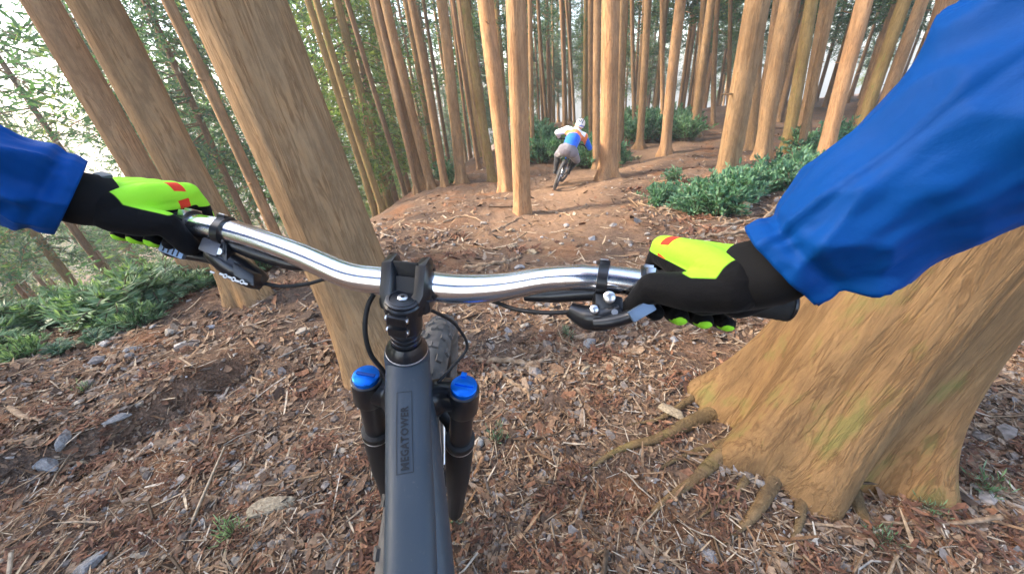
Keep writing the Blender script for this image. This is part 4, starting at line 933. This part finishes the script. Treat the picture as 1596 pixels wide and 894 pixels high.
m = MB(); m.sweep(catmull([PX(818, 461, .418), PX(860, 460, .408), PX(910, 456, .396), PX(948, 454, .388)], 6), [.006, .0085, .0095, .010], 14)
m.sweep(catmull([PX(888, 482, .392), PX(915, 494, .386), PX(940, 494, .380), PX(968, 482, .374)], 6), [.0075, .0125, .0135, .0105], 16, power=2.6)
m.box(PX(946, 474, .378), dr_ * .014, Uv * .010, Fv * .009, 0, .003); m.box(PX(930, 505, .382), dr_ * .010, Uv * .006, Fv * .006, 0, .002); lev = m.build("brake_lever", [BLK], bike)
m = MB(); m.sweep(catmull([PX(926, 503, .372), PX(950, 501, .366), PX(978, 494, .360), PX(1000, 484, .354), PX(1014, 474, .350)], 6), [.0058, .0068, .0076, .0088, .006], 14, up=Uv, ratio=[1, 1, .9, .7, .5]); m.build("lever_blade", [BLK], lev)
m = MB(); q = PX(1000, 484, .345); lx2 = nrm(PX(1014, 475, .345) - PX(985, 492, .346)); ly2 = nrm(Uv - (Uv @ lx2) * lx2); m.box(q, lx2 * .0125, ly2 * .0060, Fv * .0025, 0, .002); m.build("lever_pad", [PAD], lev)
m = MB(); m.cyl(PX(950, 463, .366), PX(950, 463, .362), .0062, 18, 0, bev=.001); m.cyl(PX(926, 482, .372), PX(926, 482, .366), .0046, 14, 0, bev=.001); m.cyl(PX(958, 486, .366), PX(958, 486, .362), .0032, 12, 0); m.build("pivot_bolt", [SILV], lev)
def hose(px, r=.0025, name="brake_hose"):
    m = MB(); m.sweep(catmull([PX(*p) for p in px], 8), r, 10); m.build(name, [BLKM], bike)
hose([(408, 441, .476), (440, 446, .482), (480, 442, .484), (520, 432, .480), (560, 436, .475), (600, 452, .470)])
hose([(586, 452, .462), (573, 478, .460), (569, 515, .462), (578, 552, .475), (600, 582, .495), (612, 615, .52)], .0032)
hose([(890, 486, .394), (850, 487, .402), (805, 482, .415), (770, 470, .432), (735, 462, .450)])
hose([(660, 478, .455), (690, 492, .48), (712, 508, .50), (728, 540, .52), (706, 570, .51), (682, 596, .50)], .0022, "gear_cable")
# ------------------------------------------------------------------ people
def CC(x, y, d): return CAM + x * Rv + y * Uv + d * Fv
def fabric(name, base, rough=.6, scale=300, fold=0.0, sheen=.3, var=.12):
    m, N, L, b = principled(name, base, rough, 0, .18)
    b.inputs["Sheen Weight"].default_value = sheen
    n = noise_node(N, L, scale, 2); n2 = noise_node(N, L, 9, 4)
    r = ramp(N, [(.3, tuple(c * (1 - var) for c in base)), (.7, tuple(c * (1 + var) for c in base))]); L.new(n2.outputs[0], r.inputs[0]); L.new(r.outputs[0], b.inputs["Base Color"])
    add_bump(N, L, b, n.outputs[0], .12, .001); return m
def nylon():
    m, N, L, b = principled("blue_nylon", (0.0, 0.085, 0.40), .62, 0, .14)
    n = noise_node(N, L, 600, 2); n2 = noise_node(N, L, 22, 5, dist=1.2); n3 = noise_node(N, L, 5, 4)
    r = ramp(N, [(.3, (0.0, 0.052, 0.25)), (.7, (0.001, 0.076, 0.33))]); L.new(n3.outputs[0], r.inputs[0]); L.new(r.outputs[0], b.inputs["Base Color"])
    b1 = N.new("ShaderNodeBump"); b1.inputs["Strength"].default_value = .18; b1.inputs["Distance"].default_value = .006; L.new(n2.outputs[0], b1.inputs["Height"])
    b2 = add_bump(N, L, b, n.outputs[0], .15, .0008); L.new(b1.outputs[0], b2.inputs["Normal"]); return m
JB = nylon()
GB = fabric("black_knit", (0.008, 0.008, 0.009), .85, 260, sheen=.04)
GN = fabric("neon_fabric", (0.36, 0.85, 0.045), .6, 320)
GR = fabric("red_patch", (0.75, 0.06, 0.03), .6)
GG = fabric("grey_knuckle", (0.10, 0.12, 0.13), .7)
SKN = fabric("skin", (0.45, 0.26, 0.18), .55)
TRO = fabric("dark_trousers", (0.02, 0.022, 0.026), .8)

def glove_mat():
    m, N, L, b = principled("glove_fabric", rough=.75, spec=.1); b.inputs["Sheen Weight"].default_value = .05
    c = (0.006, 0.006, 0.007)
    for nm, col in (("neon", (0.36, 0.85, 0.045)), ("red", (0.75, 0.06, 0.03))):
        at = N.new("ShaderNodeAttribute"); at.attribute_name = nm; r = ramp(N, [(0, (0, 0, 0)), (.485, (0, 0, 0)), (.515, (1, 1, 1))]); L.new(at.outputs["Fac"], r.inputs[0])
        if nm == "red":
            mm = N.new("ShaderNodeMath"); mm.operation = 'MULTIPLY'; L.new(r.outputs[0], mm.inputs[0]); L.new(prev, mm.inputs[1]); c = mixc(N, L, mm.outputs[0], c, col)
        else: c = mixc(N, L, r.outputs[0], c, col); prev = r.outputs[0]
    L.new(c, b.inputs["Base Color"]); n = noise_node(N, L, 320, 2); n2 = noise_node(N, L, 45, 4, dist=1.0); add_bump(N, L, b, n.outputs[0], .25, .001); b1 = N.new("ShaderNodeBump"); b1.inputs["Strength"].default_value = .4; b1.inputs["Distance"].default_value = .004; L.new(n2.outputs[0], b1.inputs["Height"]); L.new(b1.outputs[0], [x for x in N if x.bl_idname == 'ShaderNodeBump' and x != b1][0].inputs["Normal"]); return m
GLV = glove_mat()
def glove(side, G, a, up, wrist, parent, fore):
    """G grip centre, a bar axis pointing outwards; fingers close round the grip"""
    a = nrm(a); up = nrm(up - (up @ a) * a); fw = np.cross(a, up); fw = fw if fw @ Fv > 0 else -fw
    pol = lambda s, r, deg: G + a * s + r * (math.cos(math.radians(deg)) * fw + math.sin(math.radians(deg)) * up)
    tubes = []; mcps = []
    spec = [(-.036, .0105, 1.0), (-.013, .0112, 1.06), (.010, .0106, 1.0), (.031, .0092, .86)]
    for i, (s, r, k) in enumerate(spec):
        mc = pol(s, .041, 62 - 4 * i); pip = pol(s - .002, .036 * (.9 + .1 * k), -4); dip = pol(s, .031, -78); tip = pol(s + .001, .029, -128)
        tubes.append(([mc, mc * .5 + pip * .5 + fw * .004, pip, dip, tip], [r * 1.12, r * 1.05, r, r * .92, r * .82])); mcps.append(mc)
    w = np.asarray(wrist); wa = nrm(np.cross(nrm(mcps[1] - w), up)); wa = wa if wa @ a > 0 else -wa
    for i, mc in enumerate(mcps):
        st = w + wa * (-.019 + .0125 * i); mid = st * .5 + mc * .5 + up * .004
        tubes.append(([st, mid, mc], [.019, .0165, .0125]))
        tubes.append(([st - up * .010, mid - up * .014, mc - up * .010], [.017, .016, .010]))
    th0 = w + wa * -.020 - up * .008; th1 = pol(-.046, .030, 165); th2 = pol(-.058, .029, 235); th3 = pol(-.048, .028, 285)
    tubes.append(([th0, (th0 + th1) / 2 - up * .003, th1, th2, th3], [.0195, .0185, .0145, .0118, .0095]))
    tubes.append(([w + wa * .018 - up * .008, G + a * .03 - fw * .026 + up * .006], [.018, .0175])); tubes.append(([w - up * .006, G - fw * .026 + up * .004], [.02, .018]))
    me = blob("glove", tubes, .0019, 5, [GLV])
    nv = len(me.vertices); c = np.empty(nv * 3); me.vertices.foreach_get("co", c); c = c.reshape(-1, 3)
    n = np.empty(nv * 3); me.vertices.foreach_get("normal", n); n = n.reshape(-1, 3)
    rel = c - w; L = nrm(np.mean(mcps, 0) - w); dist = np.linalg.norm(np.mean(mcps, 0) - w); s = rel @ L / dist; lat = rel @ wa; nu = n @ up
    radial = c - G; radial = radial - (radial @ a)[:, None] * a; rr = np.linalg.norm(radial, axis=1); ang = np.degrees(np.arctan2(radial @ up, radial @ fw)); out = (n * radial).sum(1) / np.maximum(rr, 1e-6)
    back = np.minimum.reduce([(s - .02) * 3, (rel @ up + .004) / .012, (nu + .42) * 1.2, (ang - 8) / 25, (150 - ang) / 25])
    fing = np.minimum.reduce([(14 - ang) / 14, (ang + 24) / 14, (out - .4) * 2])
    tips = np.minimum.reduce([(-108 - ang) / 20, (ang + 150) / 20, (out - .55) * 1.4, ((c - G) @ a + .022) / .01])
    neon = np.clip(np.maximum.reduce([back, fing, tips]), -1, 1) * .5 + .5
    t = (c - mcps[0]) @ L; sl = (c - mcps[0]) @ wa
    bx = lambda t0, t1, s0, s1: np.minimum.reduce([(t - t0) / .004, (t1 - t) / .004, (sl - s0) / .004, (s1 - sl) / .004])
    red = np.clip(np.maximum(bx(-.020, -.008, -.012, .004), bx(-.005, .004, .006, .016)), -1, 1) * .5 + .5
    for nm, ar in (("neon", neon), ("red", red)):
        at = me.attributes.new(nm, 'FLOAT', 'POINT'); at.data.foreach_set("value", ar.astype(np.float32))
    g = link("glove", me, parent)
    m = MB(); P = catmull([w + nrm(w - np.mean(mcps, 0)) * -.012, w + fore * .012, w + fore * .05, w + fore * .09], 6)
    m.sweep(P, [.0325, .0335, .0325, .031], 40, 0, up=up, ratio=.86, disp=lambda t_, a_: .0006 * math.sin(t_ * 120) + .0012 * math.sin(3 * a_ + 5 * t_)); m.build("cuff", [GB], g)
    m = MB(); m.box(w + up * .029 + nrm(w - np.mean(mcps, 0)) * -.010 + wa * .006, wa * .012, L * .005, up * .0018, 0, .001); m.build("cuff_tab", [GG], g)
    return g

def sleeve(pts, rads, seed, name, parent, up, amp=.010, nl=260, seg=120, squash=1.0):
    P = catmull(pts, 40); X = np.array(P); n = min(nl, len(P)); idx = np.linspace(0, len(P) - 1, n); X = np.stack([np.interp(idx, np.arange(len(P)), X[:, k]) for k in range(3)], 1)
    T = np.gradient(X, axis=0); T /= np.linalg.norm(T, axis=1)[:, None]; s = np.concatenate([[0], np.cumsum(np.linalg.norm(np.diff(X, axis=0), axis=1))])
    r = np.interp(np.linspace(0, 1, n), [q[0] for q in rads], [q[1] for q in rads]); th = np.linspace(0, 2 * np.pi, seg, endpoint=False)
    N = np.asarray(up) - (T @ np.asarray(up))[:, None] * T; N /= np.linalg.norm(N, axis=1)[:, None]; B = np.cross(T, N)
    S, TH = np.meshgrid(s, th, indexing='ij'); cu, su = np.cos(TH), np.sin(TH)
    # folds: ridges that run slantwise round the arm, sharp on the crest and soft in the trough
    f = 0
    for k, (fr, tw, w) in enumerate([(19, 1, 1.0), (31, -2, .55), (13, 2, .8), (47, 1, .25)]):
        q = S * fr + tw * .55 * np.sin(TH + k * 1.7 + seed) + 2.1 * fbm(S * 7 + k * 9 + seed, cu * 1.3 + k, seed + k, 2) + 1.4 * fbm(su * 1.5 + 4, S * 5, seed + 9 + k, 2)
        rd = 1 - np.abs(np.sin(q)); f = f + w * (rd ** 1.6 - .38) * (.35 + 1.3 * np.clip(.5 + 1.5 * fbm(S * 5 + 3 * k, cu * .9 + su * .6 + 8, seed + 30 + k, 2), 0, 1))
    hem = np.clip(S / .03, 0, 1); R = r[:, None] + amp * f * (.25 + .75 * hem) + .004 * fbm(S * 26, cu * 3 + su * 2, seed + 60, 3)
    R = R - .006 * np.exp(-((S - .018) / .006) ** 2) 
    R = R + .0011 * np.exp(-((np.angle(np.exp(1j * (TH - 1.25)))) * r[:, None] / .0022) ** 2) - .0014 * np.exp(-((np.angle(np.exp(1j * (TH - 1.25))) * r[:, None] - .006) / .0025) ** 2)
    V = X[:, None] + R[..., None] * (cu[..., None] * N[:, None] * squash + su[..., None] * B[:, None])
    inner = X[0] + (V[0] - X[0]) * .86; V = np.concatenate([(X[0] + T[0] * .03 + (V[0] - X[0]) * .84)[None], inner[None] + T[0] * .001, V], 0); n += 2
    i = np.arange(n * seg).reshape(n, seg); j = np.roll(i, -1, 1); Q = np.stack([i[:-1], j[:-1], j[1:], i[1:]], -1).reshape(-1, 4)
    return link(name, np_mesh(name, V.reshape(-1, 3), Q, [JB], True), parent)

me_root = empty("person", tuple(np.array([-.05, -.35, float(h(-.05, -.35))])), "rider in a blue jacket and black gloves with neon backs gripping the handlebar", "person")
WR = CC(.207, .006, .305); WL = PX(158, 318, .415)
EL_R = CC(.39, .19, .10); SH_R = CC(.20, .235, -.16); EL_L = CC(-.63, .155, .20); SH_L = CC(-.37, .205, -.10)
glove(1, RG_IN + RG_DIR * .052, RG_DIR, Uv * .88 - Fv * .35, WR, me_root, nrm(EL_R - WR))
glove(-1, LG_IN + LG_DIR * .052, LG_DIR, Uv * .88 - Fv * .35, WL, me_root, nrm(EL_L - WL))
fr_ = nrm(EL_R - WR); fl_ = nrm(EL_L - WL)
sleeve([WR + fr_ * .022, WR * .6 + EL_R * .4 + Uv * .004, WR * .25 + EL_R * .75 + Uv * .008, EL_R, EL_R * .5 + SH_R * .5 + Uv * .02, SH_R], [(0, .0415), (.03, .045), (.07, .051), (.15, .059), (.3, .068), (.5, .074), (.62, .074), (1, .088)], 3, "sleeve", me_root, Uv, .0095)
sleeve([WL + fl_ * .022, WL * .6 + EL_L * .4 + Uv * .004, WL * .25 + EL_L * .75, EL_L, EL_L * .5 + SH_L * .5, SH_L], [(0, .044), (.12, .052), (.3, .058), (.5, .064), (.62, .068), (1, .085)], 8, "sleeve", me_root, Uv, .009)
HIP = np.array([(SH_L[0] + SH_R[0]) / 2, -.72, .98]); CH_ = (SH_L + SH_R) / 2 + np.array([0, -.06, .0])
hl, hr = HIP + [-.09, 0, 0], HIP + [.09, 0, 0]
body = blob("body", [([SH_L, CH_, SH_R], [.065, .11, .065]), ([CH_, CH_ * .5 + HIP * .5, HIP], [.125, .13, .14]), ([SH_L, EL_L, WL], [.055, .04, .026]), ([SH_R, EL_R, WR], [.055, .04, .026]),
   ([hl, np.array([hl[0] - .10, -.28, .72]), BB + [-.15, -.18, .10]], [.085, .058, .042]), ([hr, np.array([hr[0] + .08, -.22, .74]), BB + [.15, .14, .10]], [.085, .058, .042]),
   ([BB + [-.15, -.22, .05], BB + [-.15, -.02, .03]], [.04, .03]), ([BB + [.15, .10, .05], BB + [.15, .29, .03]], [.04, .03]),
   ([CH_, CH_ + [0, .02, .17], CH_ + [0, .05, .30], CH_ + [0, .08, .34]], [.07, .06, .095, .095])], .012, 4, [SKN, TRO])
c, n = face_data(body); body.polygons.foreach_set("material_index", (c[:, 2] < 1.02).astype(np.int32)); link("body", body, me_root)
jk = blob("jacket", [([SH_L, CH_, SH_R], [.088, .135, .088]), ([CH_, CH_ * .5 + HIP * .5, HIP + [0, .04, .03]], [.15, .155, .165])], .012, 3, [JB]); link("jacket", jk, me_root)
hd = CH_ + np.array([0, .06, .33]); m = MB(); m.ball(hd + [0, -.01, .03], .135, 0, 3, (.82, 1.0, .78)); m.box(hd + [0, .13, .06], (.08, 0, 0), (0, .05, 0), (0, 0, .006), 0, .004); m.build("helmet", [WHT], me_root)

# ---- the rider ahead on the trail
def ahead():
    P, d = hit(864, 291); P = P[0]; P[2] = float(h(P[0], P[1])) + .01
    S = .85; yaw = math.radians(-9) - math.atan2(P[0], P[1]); lean = math.radians(21)
    Mx = Matrix.Translation(Vector(P)) @ Matrix.Rotation(yaw, 4, 'Z') @ Matrix.Rotation(math.radians(-4), 4, 'X') @ Matrix.Rotation(lean, 4, 'Y') @ Matrix.Scale(S, 4)
    A = np.array(Mx); X = lambda p: A[:3, :3] @ np.asarray(p, float) + A[:3, 3]; Dv = lambda p: A[:3, :3] @ np.asarray(p, float)
    bk2 = empty("mountain_bike", tuple(P), "dark mountain bike leaned over to the right under the rider ahead", "mountain bike")
    yy = lambda x, y, z: X((x, y, z))
    dark = principled("dark_frame", (.02, .03, .045), .4)[0]
    def wh(C, st):
        ax = np.array([math.cos(st), -math.sin(st), 0]); a = np.array([math.sin(st), math.cos(st), 0]); z = np.array([0, 0, 1.])
        m = MB()
        pts = [X(np.asarray(C) + (a * math.cos(t) + z * math.sin(t)) * .335) for t in np.linspace(0, 2 * np.pi, 49)]
        m.sweep(pts, .034 * S, 10, 0, up=Dv(ax), cap=False)
        for i in range(40):
            t = i * 2 * np.pi / 40; rdl = a * math.cos(t) + z * math.sin(t); m.box(X(np.asarray(C) + rdl * .371), Dv(ax) * .022, Dv(np.cross(ax, rdl)) * .01, Dv(rdl) * .004)
        r = MB(); r.sweep([X(np.asarray(C) + (a * math.cos(t) + z * math.sin(t)) * .30) for t in np.linspace(0, 2 * np.pi, 49)], .014, 8, 0, up=Dv(ax), cap=False)
        w = r.build("wheel", [principled("rim_dark", (.03, .03, .035), .4)[0]], bk2); m.build("tyre", [TYR], w)
        sp = MB()
        for i in range(24):
            t = i * 2 * np.pi / 24; sp.sweep([X(np.asarray(C) + ax * (.025 if i % 2 else -.025)), X(np.asarray(C) + (a * math.cos(t) + z * math.sin(t)) * .29)], .0022, 4, cap=False)
        sp.cyl(X(np.asarray(C) - ax * .06), X(np.asarray(C) + ax * .06), .022, 10); sp.build("spokes", [SILV], w)
    wh((0, 0, .37), 0); st = math.radians(12); FW = np.array([.02, 1.17, .37]); wh(FW, st)
    hd1, hd0 = (.0, .88, .98), (.0, .95, .72); bb = (0, .43, .35); sj = (0, .27, .78)
    m = MB(); m.sweep([yy(*hd1), yy(*hd0)], .03, 12); m.sweep([yy(*hd0), yy(*bb)], .033, 12); m.sweep([yy(0, .90, .90), yy(*sj)], .026, 12); m.sweep([yy(*bb), yy(*sj)], .022, 12)
    for s in (-.065, .065): m.sweep([yy(0, .40, .38), yy(s, .22, .37), yy(s, 0, .37)], .014, 8); m.sweep([yy(0, .30, .68), yy(s, .18, .6), yy(s, 0, .37)], .013, 8)
    m.build("frame", [dark], bk2)
    m = MB()
    for s in (-.065, .065): m.sweep([yy(s, .97, .74), yy(s + .01, 1.08, .5), yy(s + .02, 1.17, .37)], [.022, .026, .018], 10)
    m.sweep([yy(-.07, .965, .745), yy(0, .95, .76), yy(.07, .965, .745)], .026, 10); m.build("fork", [BLK], bk2)
    m = MB(); m.sweep(catmull([yy(-.39, .80, 1.08), yy(-.2, .88, 1.10), yy(0, .90, 1.06), yy(.2, .92, 1.10), yy(.39, .88, 1.08)], 5), .014, 10); m.sweep([yy(0, .88, .98), yy(0, .90, 1.06)], .022, 10); m.build("handlebar", [BLK], bk2)
    m = MB(); m.sweep(catmull([yy(0, .36, .865), yy(0, .24, .87), yy(0, .12, .875), yy(0, .06, .88)], 4), [.022, .035, .07, .06], 12, up=Dv((0, 0, 1)), ratio=.4); m.sweep([yy(*sj), yy(0, .22, .86)], .017, 10); m.build("saddle", [BLKM], bk2)
    m = MB(); m.sweep([yy(-.09, .43, .35), yy(-.09, .26, .33)], .013, 8); m.sweep([yy(.09, .43, .35), yy(.09, .60, .37)], .013, 8); m.box(yy(-.15, .26, .33), Dv((.05, 0, 0)), Dv((0, .05, 0)), Dv((0, 0, .008))); m.box(yy(.15, .60, .37), Dv((.05, 0, 0)), Dv((0, .05, 0)), Dv((0, 0, .008))); m.torus(yy(.06, .43, .35), Dv((1, 0, 0)), .08, .005, 32, 6); m.build("crankset", [BLK], bk2)
    m = MB(); m.box(yy(0, .05, .80), Dv((.018, 0, 0)), Dv((0, .01, 0)), Dv((0, 0, .03)), 0, .004); m.build("rear_light", [BLUE], bk2)
    per = empty("person", tuple(P), "distant rider in blue, orange and white jersey and white helmet leaning into the bend", "person")
    hipL, hipR = (-.11, .02, .95), (.11, .02, .95); kL, kR = (-.24, .36, .74), (.25, .47, .76); aL, aR = (-.15, .20, .42), (.15, .54, .47)
    shL, shR = (-.22, .40, 1.35), (.22, .42, 1.33); eL, eR = (-.44, .46, 1.22), (.44, .56, 1.12); wL, wR = (-.40, .78, 1.11), (.40, .86, 1.10)
    ch = (0, .37, 1.30); q = lambda l: [yy(*p) for p in l]
    fing = []
    for s, w_, hb_ in ((-1, wL, (-.37, .81, 1.08)), (1, wR, (.37, .885, 1.08))):
        fing.append((q([w_, (w_[0] * .3 + hb_[0] * .7, w_[1] * .3 + hb_[1] * .7 - .0, hb_[2] + .035)]), [.032, .034]))
        for k in range(4):
            x = hb_[0] + s * (-.03 + .021 * k); fing.append((q([(x, hb_[1] - .01, hb_[2] + .035), (x, hb_[1] + .035, hb_[2] + .02), (x, hb_[1] + .03, hb_[2] - .02), (x, hb_[1] - .005, hb_[2] - .028)]), [.013, .012, .011, .010]))
        fing.append((q([(hb_[0] - s * .03, hb_[1] - .03, hb_[2] + .02), (hb_[0] - s * .055, hb_[1] - .03, hb_[2] - .01), (hb_[0] - s * .05, hb_[1] - .005, hb_[2] - .028)]), [.015, .012, .010]))
    tubes = [(q([hipL, (0, .01, .97), hipR]), [.125, .135, .125]), (q([(0, .03, 1.0), (0, .18, 1.17), ch]), [.14, .15, .155]), (q([shL, ch, shR]), [.085, .125, .085]),
       (q([shL, eL, wL]), [.072, .056, .040]), (q([shR, eR, wR]), [.072, .056, .040]), (q([hipL, kL]), [.115, .078]), (q([hipR, kR]), [.115, .078]), (q([kL, (-.19, .24, .58), aL]), [.066, .062, .042]), (q([kR, (.20, .48, .62), aR]), [.066, .062, .042]),
       (q([(-.15, .17, .38), (-.15, .34, .36)]), [.042, .034]), (q([(.15, .50, .42), (.15, .68, .40)]), [.042, .034]), (q([ch, (0, .50, 1.42), (0, .58, 1.51)]), [.08, .066, .09])] + fing
    W_ = fabric("white_jersey", (.72, .76, .84), .7); O_ = fabric("orange_jersey", (.70, .20, .07), .7); B_ = fabric("blue_jersey", (.004, .12, .66), .6); G_ = fabric("grey_shorts", (.15, .14, .16), .8); K_ = fabric("black_pads", (.018, .018, .02), .8); G2 = fabric("dark_panel", (.11, .095, .11), .8); SK = SKN
    me = blob("body", tubes, .0105, 3, [W_, O_, B_, G_, K_, G2, SK]); c, n = face_data(me); I = np.linalg.inv(A); l = c @ I[:3, :3].T + I[:3, 3]
    x, y, z = l.T; t = (y - .02) * .62 + (z - .95) * .78; mi = np.full(len(l), 2)
    mi[t > .43 - .25 * np.abs(x - .03)] = 1; mi[t > .54 - .25 * np.abs(x)] = 0; mi[(t > .62) & (z > 1.40)] = 6
    arm = (np.abs(x) > .25) & (z > .95); mi[arm & (x < 0)] = 0; mi[arm & (x > 0)] = 2; mi[(x > .24) & (x < .31) & (z > 1.0) & (z > 1.1)] = 1
    leg = z < 1.07 - .35 * np.clip(y - .05, 0, .1) ; low = (t < .11) | ((z < .95) & (y < .5)); mi[low & (z < 1.12) & ~arm] = 3; mi[low & (np.abs(x) < .09) & (z < .99)] = 5; mi[(z < .80) & (np.abs(x) < .33)] = 5; mi[(z < .72) & (np.abs(x) < .33)] = 4
    mi[(np.abs(x) > .30) & (y > .75)] = 4
    me.polygons.foreach_set("material_index", mi.astype(np.int32)); link("body", me, per)
    m = MB(); hc = np.array([0.02, .59, 1.56])
    bm = bmesh.new(); bmesh.ops.create_icosphere(bm, subdivisions=4, radius=1); bm.verts.index_update()
    V = [X(hc + np.array([v.co.x * .112, v.co.y * .145, v.co.z * .125])) for v in bm.verts]; F_ = []; mm = []
    for f in bm.faces:
        cz = f.calc_center_median()
        if cz.y > .45 and cz.z < .15 and abs(cz.x) < .75: continue
        if cz.z < -.62: continue
        F_.append([v.index for v in f.verts]); mm.append(1 if -.32 < cz.z < -.10 else 0)
    for f, k in zip(F_, mm): m.f.append(f); m.m.append(k)
    m.v = [tuple(v) for v in V]; bm.free(); hl_ = m.build("helmet", [fabric("white_shell", (.80, .82, .84), .35, 60, sheen=0), B_], per)
    m = MB(); m.box(X(hc + np.array([0, .165, .045])), Dv((.075, 0, 0)), Dv((0, .05, .012)), Dv((0, -.001, .006)), 0, .003); m.build("visor", [W_], hl_)
    m = MB()
    for s in (-.045, 0, .045): m.sweep([X(hc + np.array([s, math.sin(t) * -.15, .0 + math.cos(t) * .128 * (1 - abs(s) * 2)])) for t in np.linspace(.2, 1.3, 7)], .008, 6)
    m.build("vent", [K_], hl_)
ahead()
# ------------------------------------------------------------------ the pale air of the forest
def haze():
    m = bpy.data.materials.new("haze"); m.use_nodes = True; N = m.node_tree.nodes; N.remove(N["Principled BSDF"])
    v = N.new("ShaderNodeVolumePrincipled"); v.inputs["Color"].default_value = (0.95, 0.98, 1.0, 1); v.inputs["Density"].default_value = 0.0025; v.inputs["Anisotropy"].default_value = 0.2
    m.node_tree.links.new(v.outputs[0], N["Material Output"].inputs["Volume"])
    b = MB(); b.box((0, 0, -2), (182, 0, 0), (0, 190, 0), (0, 0, 34)); o = b.build("haze", [m], smooth=False); tag(o, "pale bright air hanging between the trunks", "haze", None, "stuff")
haze()
